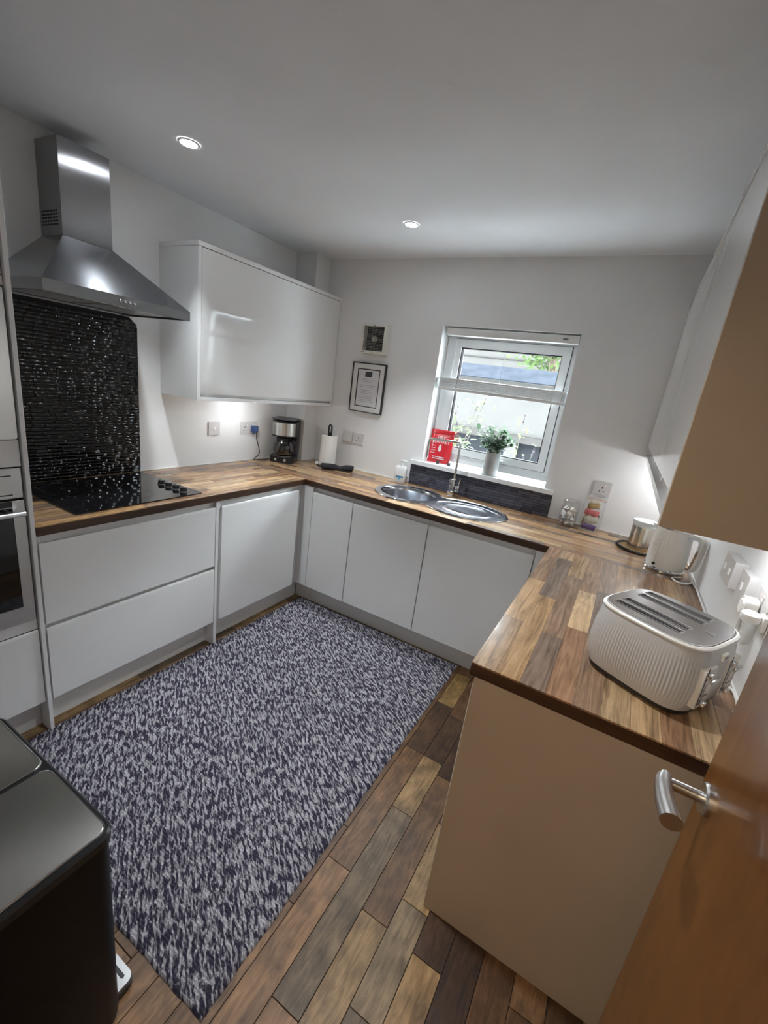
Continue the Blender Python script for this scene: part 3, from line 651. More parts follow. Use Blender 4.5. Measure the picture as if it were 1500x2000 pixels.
# ---- sink and tap
def sink():
    t = thing('sink', 'oval stainless steel sink with round bowl and draining board', 'sink', (1.45, -0.33, TOP))
    def sdf(x, y):
        a = math.hypot((x - 1.240) / 0.228, (y + 0.325) / 0.222) - 1
        b = math.hypot((x - 1.640) / 0.262, (y + 0.350) / 0.205) - 1
        k = 0.25; h = max(k - abs(a - b), 0) / k
        return min(a, b) - h * h * k * 0.25
    cx, cy = 1.43, -0.335
    out = []
    N = 96
    for i in range(N):
        a = 2 * PI * i / N; lo, hi = 0.0, 0.7
        r_ = 0.02
        while sdf(cx + r_ * math.cos(a), cy + r_ * math.sin(a)) < 0: r_ += 0.002
        out.append((cx + r_ * math.cos(a), cy + r_ * math.sin(a)))
    def inset(d): 
        P = []
        for i in range(N):
            p0, p1 = Vector(out[i - 1]), Vector(out[(i + 1) % N]); n = Vector((-(p1 - p0).y, (p1 - p0).x)).normalized(); P.append(Vector(out[i]) + n * d)
        return P
    z = TOP + 0.0005
    rings = [[(p.x, p.y, z + h) for p in inset(d)] for d, h in ((0.0, 0), (0.001, 0.005), (0.004, 0.0085), (0.009, 0.0085), (0.013, 0.0062))]
    obj('rim', loft(rings, False, False), CHROME, t)
    bx_, by_, rx, ry = SINK_L; bowl = ellipse(bx_, by_, rx, ry, 48)
    dx, dy, drx, dry = 1.655, -0.36, 0.205, 0.155; drain = ellipse(dx, dy, drx, dry, 48)
    plate = BM(); inner = [(p.x, p.y) for p in inset(0.013)]
    loops = [inner, bowl, drain]; flat = [q for l in loops for q in l]
    vs = [plate.verts.new((x, y, z + 0.0062)) for x, y in flat]
    for tr in geometry.tessellate_polygon([[Vector((u, v, 0)) for u, v in l] for l in loops]):
        try: plate.faces.new([vs[i] for i in tr])
        except ValueError: pass
    obj('deck', plate, SINKM, t)
    el = lambda s, h, c=(bx_, by_), R_=(rx, ry): [(x, y, z + h) for x, y in ellipse(c[0], c[1], R_[0] * s, R_[1] * s, 48)]
    b = obj('bowl', loft([el(1, 0.0062), el(0.985, 0.002), el(0.965, -0.02), el(0.93, -0.10), el(0.86, -0.148), el(0.7, -0.16), el(0.2, -0.165)], False, True), SINKM, t)
    obj('plug_hole', lathe([(0.04, 0), (0.04, 0.003), (0.03, 0.001), (0.012, 0.0005)], (bx_, by_, z - 0.1645), 28), CHROME, b)
    ed = lambda s, h: [(x, y, z + h) for x, y in ellipse(dx, dy, drx * s, dry * s, 48)]
    d = obj('drainer', loft([ed(1, 0.0062), ed(0.985, 0.003), ed(0.95, 0.0016), ed(0.72, 0.0014), ed(0.70, 0.0026), ed(0.67, 0.0026), ed(0.65, 0.0014), ed(0.30, 0.0014)], False, True), SINKM, t)
sink()
def tap():
    t = thing('tap', 'chrome mixer tap with tall thin swan-neck spout behind the sink', 'tap', (1.455, -0.105, TOP + 0.004))
    x, y, z = 1.448, -0.105, TOP + 0.0045
    obj('base', lathe([(0.027, 0), (0.027, 0.004), (0.022, 0.008)], (x, y, z), 28), CHROME, t)
    obj('body', box(x - 0.019, x + 0.019, y - 0.019, y + 0.019, z + 0.008, z + 0.118, 0.004), CHROME, t)
    pts = [(x + 0.006, y, z + 0.118), (x + 0.006, y, z + 0.33), (x + 0.003, y - 0.001, z + 0.352), (x - 0.012, y - 0.006, z + 0.362), (x - 0.16, y - 0.07, z + 0.362), (x - 0.176, y - 0.077, z + 0.356), (x - 0.182, y - 0.08, z + 0.338), (x - 0.182, y - 0.08, z + 0.235)]
    obj('spout', tube(pts, 0.0078, 12, 4), CHROME, t)
    v = obj('valve', box(x + 0.022, x + 0.052, y - 0.014, y + 0.014, z + 0.038, z + 0.076, 0.003), CHROME, t)
    obj('lever', tube([(x + 0.04, y, z + 0.077), (x + 0.048, y, z + 0.13)], 0.0035, 10), CHROME, v)
tap()

# ================================================================== CEILING LIGHTS
def downlight(label, x, y):
    t = thing('downlight', label, 'ceiling light', (x, y, H - 0.004))
    obj('bezel', lathe([(0.043, 0.0035), (0.043, 0.001), (0.040, -0.001), (0.033, -0.001), (0.032, 0.001)], (x, y, H - 0.004), 36, False, False), PLASTIC, t)
    obj('lens', lathe([(0.0315, 0.0005), (0.0315, 0.003)], (x, y, H - 0.004), 32), mat('lit_downlight', (1, 1, 1), 0.5, emit=((0.9, 0.95, 1.0), 40)), t)
    lamp('SPOT', 'downlight_bulb', (0, 0, -0.004), SPOT_W, (0.90, 0.96, 1.0), t, spot_size=1.42, spot_blend=0.75, shadow_soft_size=0.03)
downlight('round recessed ceiling light nearest the cooker hood', 0.572, -1.484)
downlight('round recessed ceiling light nearest the window', 1.127, -0.560)
downlight('round recessed ceiling light at the top edge, nearest the view', 1.880, -1.800)
def hall_lamp():
    t = thing('hall_lamp', 'warm round ceiling lamp in the hall behind the view', 'ceiling light', (1.75, -3.7, H - 0.07))
    obj('base_plate', lathe([(0.12, 0.06), (0.12, 0.0695)], (1.75, -3.7, H - 0.07), 32), PLASTIC, t)
    obj('diffuser', lathe([(0.02, 0), (0.09, 0.01), (0.125, 0.035), (0.13, 0.06)], (1.75, -3.7, H - 0.07), 32), mat('warm_diffuser', (1, 0.9, 0.75), 0.6, emit=((1, 0.72, 0.42), 3)), t)
    lamp('POINT', 'hall_bulb', (0, 0, -0.06), HALL_W, (1.0, 0.80, 0.56), t, shadow_soft_size=0.12)
hall_lamp()

# ================================================================== RUG
def rug():
    x0, x1, y0, y1 = 0.600, 1.842, -2.390, -0.560
    px, py = 0.0115, 0.0095; nx, ny = int((x1 - x0) / px), int((y1 - y0) / py)
    sx, sy = nx * 3, ny * 3
    X = np.linspace(0, 1, sx + 1); Y = np.linspace(0, 1, sy + 1)
    gx, gy = np.meshgrid(X, Y, indexing='ij')
    u, v = gx * nx, gy * ny
    hgt = 0.0075 + 0.0034 * np.abs(np.sin(PI * (u + 0.5 * (np.floor(v) % 2)))) ** 0.7 * np.abs(np.sin(PI * v)) ** 0.7
    r = np.random.default_rng(3)
    hgt += r.normal(0, 0.0004, hgt.shape)
    wob = 0.0012 * np.sin(gy * 57) + 0.0008 * np.sin(gy * 131 + 1) + 0.0015 * np.abs(np.sin(PI * v))
    wobx = 0.001 * np.sin(gx * 37) + 0.0008 * np.sin(gx * 97)
    xx = x0 + (x1 - x0) * gx + wob * (gx * 2 - 1); yy = y0 + (y1 - y0) * gy + wobx * (gy * 2 - 1)
    edge = np.minimum(np.minimum(gx * (x1 - x0), (1 - gx) * (x1 - x0)), np.minimum(gy * (y1 - y0), (1 - gy) * (y1 - y0)))
    hgt = np.where(edge < 1e-6, 0.0012, np.where(edge < 0.006, hgt * 0.75, hgt))
    co = np.stack([xx, yy, hgt + 0.0004], -1).reshape(-1, 3)
    idx = np.arange((sx + 1) * (sy + 1)).reshape(sx + 1, sy + 1)
    q = np.stack([idx[:-1, :-1], idx[1:, :-1], idx[1:, 1:], idx[:-1, 1:]], -1).reshape(-1, 4)
    me = bpy.data.meshes.new('woven_rug'); me.vertices.add(len(co)); me.vertices.foreach_set('co', co.astype(np.float32).ravel())
    me.loops.add(q.size); me.loops.foreach_set('vertex_index', q.astype(np.int32).ravel())
    me.polygons.add(len(q)); me.polygons.foreach_set('loop_start', np.arange(0, q.size, 4, dtype=np.int32)); me.update(calc_edges=True)
    m = bpy.data.materials.new('melange_yarn'); m.use_nodes = True; nt = m.node_tree; L = nt.links; b = nt.nodes['Principled BSDF']
    b.inputs['Roughness'].default_value = 0.95; b.inputs['Specular IOR Level'].default_value = 0.15
    g = nt.nodes.new('ShaderNodeNewGeometry')
    mp = nt.nodes.new('ShaderNodeMapping'); mp.vector_type = 'POINT'; mp.inputs['Scale'].default_value = (30, 105, 1)
    mr = nt.nodes.new('ShaderNodeMapping'); mr.inputs['Rotation'].default_value = (0, 0, math.radians(34))
    L.new(g.outputs['Position'], mr.inputs[0]); L.new(mr.outputs[0], mp.inputs[0])
    n1 = nt.nodes.new('ShaderNodeTexNoise'); n1.inputs['Scale'].default_value = 1; n1.inputs['Detail'].default_value = 2.5; n1.inputs['Roughness'].default_value = 0.6; n1.inputs['Distortion'].default_value = 0.6
    L.new(mp.outputs[0], n1.inputs['Vector'])
    c1 = nt.nodes.new('ShaderNodeValToRGB'); e = c1.color_ramp.elements
    e[0].position = 0.455; e[0].color = (*lin((62, 58, 74)), 1); e[1].position = 0.60; e[1].color = (*lin((186, 183, 188)), 1)
    L.new(n1.outputs[0], c1.inputs[0])
    n2 = nt.nodes.new('ShaderNodeTexNoise'); n2.inputs['Scale'].default_value = 240; n2.inputs['Detail'].default_value = 2
    L.new(g.outputs['Position'], n2.inputs['Vector'])
    r2 = nt.nodes.new('ShaderNodeMapRange'); r2.inputs['From Min'].default_value = 0.3; r2.inputs['From Max'].default_value = 0.7; r2.inputs['To Min'].default_value = 0.55; r2.inputs['To Max'].default_value = 1.15
    L.new(n2.outputs[0], r2.inputs[0])
    mx = nt.nodes.new('ShaderNodeMix'); mx.data_type = 'RGBA'; mx.blend_type = 'MULTIPLY'; mx.inputs[0].default_value = 1
    L.new(c1.outputs[0], mx.inputs[6]); L.new(r2.outputs[0], mx.inputs[7]); L.new(mx.outputs[2], b.inputs['Base Color'])
    o = link_mesh('woven_rug', me, m, None, True)
    tag(o, 'large navy and grey mottled woven rug on the plank floor', 'rug')
rug()

# ================================================================== TWIN BIN
def bin_():
    x0, x1, y0, y1, zt = 1.150, 1.682, -2.785, -2.476, 0.615
    t = thing('pedal_bin', 'black twin pedal bin with two brushed steel lids at lower left', 'bin', ((x0 + x1) / 2, (y0 + y1) / 2, 0))
    rr = lambda i, z, r=0.035: [(x, y, z) for x, y in rrect(x0 + i, x1 - i, y0 + i, y1 - i, r, 6)]
    MATTE = mat('matte_black_steel', (0.004, 0.004, 0.004), 0.4, spec=0.2)
    obj('body', loft([rr(0.006, 0.012), rr(0.004, 0.03), rr(0.004, zt - 0.03), rr(0.004, zt - 0.022)]), MATTE, t)
    obj('foot', loft([rr(0.02, 0.0005), rr(0.016, 0.0118)]), BLACKP, t)
    xm = (x0 + x1) / 2
    obj('collar', loft([rr(0.0, zt - 0.0215), rr(0.0, zt - 0.004), rr(0.004, zt)]), BLACKP, t)
    for a, b in ((x0, xm), (xm, x1)):
        la, lb = a + (0.012 if a == x0 else 0.006), b - (0.012 if b == x1 else 0.006)
        rl = lambda i, z: [(x, y, z) for x, y in rrect(la + i, lb - i, y0 + 0.012 + i, y1 - 0.012 - i, 0.022, 6)]
        lid = obj('lid', loft([rl(0, zt + 0.0003), rl(0, zt + 0.004), rl(0.002, zt + 0.006)]), STEELX, t)
        obj('lid_edge', prism(rrect(la - 0.0012, lb + 0.0012, y0 + 0.0108, y1 - 0.0108, 0.023, 6), [rrect(la + 0.0003, lb - 0.0003, y0 + 0.0123, y1 - 0.0123, 0.0217, 6)], zt + 0.0003, zt + 0.0052, 'xyz'), CHROME, lid)
    for c in (x0 + 0.12, x1 - 0.085):
        p = obj('pedal', prism(rrect(c - 0.045, c + 0.045, y1 - 0.03, y1 + 0.042, 0.018, 5), [], 0.022, 0.034, 'xyz'), mat('pedal_steel', (0.42, 0.42, 0.42), 0.3, 1.0), t)
        obj('grip', prism(rrect(c - 0.028, c + 0.028, y1 + 0.020, y1 + 0.028, 0.003, 3), [], 0.0341, 0.0355, 'xyz'), BLACKP, p)
        obj('pedal_skirt', prism(rrect(c - 0.047, c + 0.047, y1 - 0.03, y1 + 0.044, 0.019, 5), [], 0.008, 0.0218, 'xyz'), BLACKP, p)
bin_()

# ================================================================== SMALL APPLIANCES
def toaster():
    CREAM = mat('cream_ribbed_shell', (0.56, 0.55, 0.55), 0.28, spec=0.5)
    t = thing('toaster', 'cream ribbed four-slice toaster with chrome top on the right worktop', 'toaster', (2.602, -1.578, TOP + 0.0005), math.radians(-29), local=True)
    a, b = 0.141, 0.135          # half length (x) and half width (y)
    N = 264
    def ring(s, z, rib, k=4.2, da=0.0, zz=None):
        P = []
        for i in range(N):
            th = 2 * PI * i / N; c, s_ = math.cos(th), math.sin(th)
            rr = (abs(c) ** k + abs(s_) ** k) ** (-1 / k)
            x, y = a * s * rr * c, b * s * rr * s_
            if rib:
                n = Vector((abs(c) ** (k - 1) * (1 if c > 0 else -1), abs(s_) ** (k - 1) * (1 if s_ > 0 else -1))).normalized()
                on = 1.0 if x < a * 0.93 else 0.0
                d = rib * on * (0.5 if i % 2 else -0.5)
                x += n.x * d; y += n.y * d
            P.append((x, y, z))
        return P
    obj('base', loft([ring(0.86, 0.006, 0), ring(0.91, 0.008, 0), ring(0.925, 0.018, 0)]), BLACKP, t)
    for fx in (-0.09, 0.09):
        for fy in (-0.085, 0.085): obj('foot', lathe([(0.012, 0), (0.013, 0.006)], (fx, fy, 0), 16), BLACKP, t)
    rib = 0.0018
    obj('shell', loft([ring(0.925, 0.0182, 0), ring(0.95, 0.030, rib), ring(0.99, 0.060, rib), ring(1.0, 0.090, rib), ring(0.985, 0.130, rib), ring(0.945, 0.170, rib), ring(0.93, 0.182, 0)], True, True), CREAM, t)
    RIM = mat('cream_rim', (0.90, 0.89, 0.85), 0.25)
    obj('rim', loft([ring(0.93, 0.1822, 0), ring(0.952, 0.184, 0), ring(0.955, 0.188, 0), ring(0.93, 0.1915, 0), ring(0.90, 0.191, 0), ring(0.895, 0.1822, 0)], False, False), RIM, t)
    ins = lambda s, z: [(x * 1.0, y * 1.0, z) for x, y, _ in ring(s, 0, 0, 4.4)]
    slots = []
    for y in (-0.083, -0.043, 0.034, 0.074): slots.append(rect(-0.098, 0.062, y, y + 0.019))
    obj('top_plate', prism([(x, y) for x, y, z in ring(0.893, 0, 0)], slots, 0.1825, 0.1945, 'xyz'), mat('chrome_top', (0.60, 0.60, 0.61), 0.16, 1.0), t)
    for y in (-0.083, -0.043, 0.034, 0.074):
        s = obj('slot_lining', prism(rect(-0.0975, 0.0615, y + 0.0005, y + 0.0185), [], 0.1825, 0.1832, 'xyz'), DARKGAP, t)
        for q in (y + 0.004, y + 0.0135): obj('wire', tube([(-0.096, q, 0.189), (0.06, q, 0.189)], 0.0012, 6), SATIN, s)
        obj('slot_rim', prism(rect(-0.101, 0.065, y - 0.003, y + 0.022), [rect(-0.098, 0.062, y, y + 0.019)], 0.1946, 0.1956, 'xyz'), CHROME, t)
    obj('top_emblem', prism([(0.085, -0.006), (0.108, -0.012), (0.108, 0.008), (0.085, 0.002)], [], 0.1946, 0.1952, 'xyz'), CHROME, t)
    # control end
    xe = a * 1.0 + 0.0005
    for y in (-0.062, 0.062):
        pl = obj('control_plate', prism(rrect(y - 0.032, y + 0.030, 0.040, 0.142, 0.004, 3), [], xe - 0.012, xe + 0.0015, 'yzx'), mat('cream_plate', (0.78, 0.75, 0.70), 0.3), t)
        obj('lever_slot', box(xe + 0.0012, xe + 0.0022, y - 0.024, y - 0.0205, 0.048, 0.150), BLACKP, pl)
        obj('lever', merge(box(xe + 0.002, xe + 0.012, y - 0.030, y - 0.014, 0.128, 0.140, 0.002), box(xe + 0.010, xe + 0.018, y - 0.030, y + 0.012, 0.118, 0.127, 0.003)), CHROME, pl)
        fr = obj('button_panel', prism(rrect(y - 0.014, y + 0.026, 0.052, 0.104, 0.003, 3), [rrect(y - 0.0125, y + 0.0245, 0.0535, 0.1025, 0.002, 3)], xe + 0.0015, xe + 0.0035, 'yzx'), CHROME, pl)
        obj('knob', box(xe + 0.0015, xe + 0.014, y - 0.018, y - 0.002, 0.050, 0.062, 0.002), CHROME, pl)
        obj('indicator_bar', box(xe + 0.0014, xe + 0.0022, y - 0.002, y + 0.018, 0.068, 0.0705), BLACKP, pl)
    bd = obj('badge', box(a * 0.955 - 0.004, a * 0.955 + 0.006, -0.012, 0.014, 0.146, 0.164, 0.001, 1), RIM, t)
    obj('badge_print', box(a * 0.955 + 0.0061, a * 0.955 + 0.0066, -0.007, 0.009, 0.153, 0.1575), BLACKP, bd)
toaster()
tag(obj('toaster_cable', tube([(2.790, -1.60, TOP + 0.005), (2.803, -1.565, TOP + 0.005), (2.806, -1.50, TOP + 0.006), (2.796, -1.455, TOP + 0.006), (2.790, -1.44, TOP + 0.04), (2.786, -1.425, 1.04), (2.778, -1.425, 1.112)], 0.0036, 10, 8), PLASTIC), 'white toaster cable looping on the worktop below the plug', 'cable')

def kettle():
    cx, cy = 2.690, -0.485
    t = thing('kettle', 'cream kettle with chrome base and handle below the right wall cabinets', 'kettle', (cx, cy, TOP + 0.0005), math.radians(-38), local=True)
    CREAMK = mat('cream_kettle', (0.80, 0.785, 0.74), 0.25, coat=0.2)
    obj('power_base', lathe([(0.082, 0), (0.086, 0.004), (0.086, 0.014), (0.080, 0.019)], (0, 0, 0), 48), CHROME, t)
    N = 96
    def ring(r, z, rib):
        P = []
        for i in range(N):
            a = 2 * PI * i / N; d = rib * (0.5 if i % 2 else -0.5) if 0.55 < abs(a - PI) < 2.3 else 0
            P.append(((r + d) * math.cos(a), (r + d) * math.sin(a), z))
        return P
    obj('body', loft([ring(0.079, 0.0195, 0), ring(0.082, 0.03, 0), ring(0.0825, 0.05, 0), ring(0.082, 0.06, 0.0026), ring(0.080, 0.12, 0.0026), ring(0.076, 0.18, 0.0026), ring(0.075, 0.19, 0), ring(0.074, 0.205, 0)]), CREAMK, t)
    ld = obj('lid', lathe([(0.073, 0.2055), (0.071, 0.212), (0.05, 0.222), (0.02, 0.226)], (0, 0, 0), 40), CHROME, t)
    obj('lid_knob', lathe([(0.008, 0.226), (0.008, 0.236), (0.015, 0.24), (0.015, 0.248), (0.008, 0.252)], (0, 0, 0), 20), CREAMK, ld)
    obj('spout', loft([[(-0.070, -0.022, 0.150), (-0.070, 0.022, 0.150), (-0.066, 0.026, 0.200), (-0.066, -0.026, 0.200)], [(-0.082, -0.012, 0.172), (-0.082, 0.012, 0.172), (-0.104, 0.012, 0.200), (-0.104, -0.012, 0.200)]]), CREAMK, t)
    hp = smooth_path([(0.070, 0, 0.190), (0.110, 0, 0.196), (0.130, 0, 0.180), (0.128, 0, 0.11), (0.118, 0, 0.055), (0.10, 0, 0.046)], 6)
    def band(off, hw, th):
        rg = []
        for i, p in enumerate(hp):
            tg = (hp[min(i + 1, len(hp) - 1)] - hp[max(i - 1, 0)]).normalized(); n = Vector((tg.z, 0, -tg.x))
            q = p + n * off
            rg.append([(q + n * s1 * th + Vector((0, s2 * hw, 0))) for s1, s2 in ((-1, -1), (-1, 1), (1, 1), (1, -1))])
        return loft(rg)
    hd = obj('handle', band(-0.006, 0.016, 0.0055), CREAMK, t)
    obj('handle_trim', band(0.0045, 0.0165, 0.0048), CHROME, hd)
    obj('switch', xform(lathe([(0.007, 0), (0.007, 0.004)], seg=18), Matrix.Translation((0.0, -0.0826, 0.036)) @ Matrix.Rotation(R90, 4, 'X')), BLACKP, t)
    obj('water_gauge', box(-0.084, -0.078, -0.006, 0.006, 0.06, 0.15, 0.002), GLASS, t)
kettle()
tag(obj('kettle_cable', tube([(2.757, -0.560, TOP + 0.006), (2.72, -0.60, TOP + 0.005), (2.745, -0.645, TOP + 0.005), (2.79, -0.61, TOP + 0.006), (2.795, -0.54, TOP + 0.02), (2.785, -0.51, TOP + 0.02), (2.80, -0.60, TOP + 0.006), (2.803, -0.70, TOP + 0.011), (2.803, -0.95, TOP + 0.011), (2.803, -1.10, TOP + 0.011)], 0.0036, 10, 8), PLASTIC), 'white kettle cable coiled beside the kettle and along the wall', 'cable')

def coffee_maker():
    t = thing('coffee_maker', 'black and steel filter coffee maker with glass jug in the corner', 'coffee maker', (0.135, -0.305, TOP + 0.0005), math.radians(24), local=True)
    RR = lambda x0, x1, y0, y1, r, z0, z1: prism(rrect(x0, x1, y0, y1, r, 6), [], z0, z1, 'xyz')
    GREYP = mat('dark_grey_plastic', (0.05, 0.05, 0.055), 0.3)
    obj('base', RR(-0.088, 0.088, -0.095, 0.10, 0.035, 0, 0.045), BLACKP, t)
    obj('hotplate', lathe([(0.068, 0), (0.068, 0.003)], (0, -0.02, 0.045), 32), SATIN, t)
    for x in (-0.045, 0.028):
        obj('button', box(x, x + 0.017, -0.0985, -0.094, 0.012, 0.031, 0.002), mat('grey_button', (0.45, 0.46, 0.48), 0.3), t)
    obj('display', box(-0.02, 0.02, -0.0965, -0.094, 0.014, 0.03), BLACKG, t)
    obj('tower', RR(-0.088, 0.088, 0.048, 0.10, 0.012, 0.0455, 0.318), GREYP, t)
    hd = obj('brew_head', prism([(0.088 * math.cos(a) , -0.035 + 0.078 * math.sin(a)) for a in [PI + PI * i / 16 for i in range(17)]] + [(0.088, 0.0475), (-0.088, 0.0475)], [], 0.195, 0.308, 'xyz'), BLACKP, t)
    obj('steel_band', prism([(0.0895 * math.cos(a), -0.035 + 0.0795 * math.sin(a)) for a in [PI + 0.15 + (PI - 0.3) * i / 20 for i in range(21)]] + [(0.0882 * math.cos(a), -0.035 + 0.0782 * math.sin(a)) for a in [2 * PI - 0.15 - (PI - 0.3) * i / 20 for i in range(21)]], [], 0.205, 0.298, 'xyz'), STEELZ, hd)
    obj('lid', RR(-0.086, 0.086, -0.10, 0.098, 0.03, 0.3185, 0.326), GREYP, t)
    c = (0, -0.025, 0.049)
    jug = obj('glass_jug', lathe([(0.050, 0), (0.069, 0.012), (0.077, 0.045), (0.070, 0.085), (0.054, 0.112), (0.050, 0.12)], c, 40, True, False), glass('jug_glass', (0.22, 0.22, 0.22), 0.1), t)
    obj('coffee', lathe([(0.046, 0.002), (0.066, 0.013), (0.074, 0.045), (0.068, 0.08)], c, 32), mat('black_coffee', (0.008, 0.006, 0.005), 0.1), jug)
    obj('jug_lid', lathe([(0.05, 0.1205), (0.05, 0.132), (0.03, 0.138)], c, 32), BLACKP, jug)
    obj('collar', lathe([(0.0585, 0.104), (0.0525, 0.1195)], c, 32, False, False), BLACKP, jug)
    obj('handle', tube([(0.048, -0.042, 0.168), (0.085, -0.062, 0.168), (0.100, -0.070, 0.14), (0.098, -0.069, 0.105), (0.082, -0.060, 0.078), (0.066, -0.052, 0.078)], 0.0075, 10, 5), BLACKP, jug)
coffee_maker()
tag(obj('coffee_maker_cable', tube([(0.034, -0.503, 1.125), (0.036, -0.50, 1.07), (0.022, -0.46, 1.0), (0.020, -0.455, 0.95), (0.022, -0.50, TOP + 0.012), (0.03, -0.505, TOP + 0.004), (0.05, -0.45, TOP + 0.004), (0.055, -0.40, TOP + 0.004)], 0.003, 8, 8), BLACKP), 'thin black cable from the wall socket down to the coffee maker', 'cable')

# ---- sockets and switches
def socket(label, c, axis, w, h, depth=0.009, gang=1, rocker=True, group=None, cat='socket'):
    """plate facing +x ('x'), -x ('-x') or -y ('y') with its back at c"""
    rot = {'x': R90, '-x': -R90, 'y': 0}[axis]
    t = thing('wall_socket' if cat == 'socket' else 'wall_switch', label, cat, c, rot, local=True)
    obj('plate', prism(rrect(-w / 2, w / 2, -h / 2, h / 2, 0.003, 3), [], -depth, -0.0003, 'xzy'), mat('socket_plastic', (0.68, 0.665, 0.655), 0.3), t)
    for g in range(gang):
        ox = (g - (gang - 1) / 2) * w / gang
        for a, b, ww, hh in (((-0.0, 0.012, 0.005, 0.011), (-0.011, -0.010, 0.009, 0.005), (0.011, -0.010, 0.009, 0.005)) if cat == 'socket' else ()):
            obj('pin_hole', box(ox + a - ww / 2, ox + a + ww / 2, -depth - 0.0004, -depth + 0.001, b - 0.006 - hh / 2, b - 0.006 + hh / 2), DARKGAP, t)
        rk = obj('rocker', box(ox + (0.012 if cat == 'socket' else -0.006), ox + (0.020 if cat == 'socket' else 0.006), -depth - 0.004, -depth + 0.001, (0.016 if cat == 'socket' else -0.010), (0.032 if cat == 'socket' else 0.012), 0.001, 1), PLASTIC, t)
        if cat == 'socket': obj('red_mark', box(ox + 0.0125, ox + 0.0195, -depth - 0.0043, -depth - 0.004, 0.029, 0.031), mat('red_print', (0.6, 0.02, 0.02), 0.5), rk)
    for s in (-1, 1): obj('screw', xform(lathe([(0.0028, 0), (0.0028, 0.0008)], seg=12), Matrix.Translation((s * (w / 2 - 0.012), -depth, 0)) @ Matrix.Rotation(R90, 4, 'X')), SATIN, t)
    return t
socket('single white switch plate on the left wall, nearer the hob', (0, -0.857, 1.148), 'x', 0.088, 0.088, cat='switch')
socket('white double socket on the left wall beside the coffee maker', (0, -0.556, 1.147), 'x', 0.147, 0.088, gang=2)
socket('small white switch on the window wall, left one of the pair by the paper roll', (0.502, 0, 1.156), 'y', 0.084, 0.084, 0.012, cat='switch')
socket('white socket plate on the window wall, right one of the pair by the paper roll', (0.598, 0, 1.151), 'y', 0.094, 0.084, 0.007)
socket('white socket plate behind the tall snack jar', (2.332, 0, 1.157), 'y', 0.092, 0.086, 0.010)
socket('thick white switch box on the right wall, nearest the kettle', (W, -1.125, 1.148), '-x', 0.140, 0.088, 0.034, gang=2, cat='switch')
socket('white rocker switch plate on the right wall above the toaster', (W, -1.292, 1.148), '-x', 0.096, 0.088, 0.024, cat='switch')
socket('white double socket on the right wall behind the toaster', (W, -1.475, 1.148), '-x', 0.147, 0.088, 0.012, gang=2)
def plug(name, label, x, y, z, s, m):
    t = thing(name, label, 'plug', (x, y, z), R90 if s > 0 else -R90, local=True)
    obj('body', prism(rrect(-0.024, 0.024, -0.025, 0.025, 0.010, 4), [], -0.028, 0.0, 'xzy'), m, t)
    obj('grip', prism(rrect(-0.016, 0.016, -0.018, 0.016, 0.006, 4), [], -0.033, -0.0282, 'xzy'), m, t)
    obj('cable_sleeve', tube([(0, -0.014, -0.026), (0, -0.014, -0.036)], 0.0055, 10), m, t)
    return t
plug('plug', 'blue plug of the coffee maker in the double socket', 0.0135, -0.518, 1.140, 1, mat('blue_plastic', lin((60, 84, 130)), 0.35))
plug('plug', 'white plug of the toaster in the right wall socket', W - 0.0165, -1.438, 1.138, -1, PLASTIC)
def freshener():
    x, y, z = W - 0.044, -1.528, 1.070
    t = thing('air_freshener', 'white rounded plug-in with clear lower half beside the open door', 'air freshener', (x, y, z))
    obj('cap', lathe([(0.020, 0.062), (0.0225, 0.068), (0.021, 0.080), (0.013, 0.086)], (x, y, z), 28), PLASTIC, t)
    obj('refill', lathe([(0.014, 0), (0.018, 0.006), (0.020, 0.04), (0.019, 0.0615)], (x, y, z), 28), glass('refill_glass', (0.92, 0.92, 0.9), 0.1), t)
    obj('back_plate', box(x + 0.02, W - 0.0125, y - 0.02, y + 0.02, z + 0.045, z + 0.085, 0.004), PLASTIC, t)
freshener()

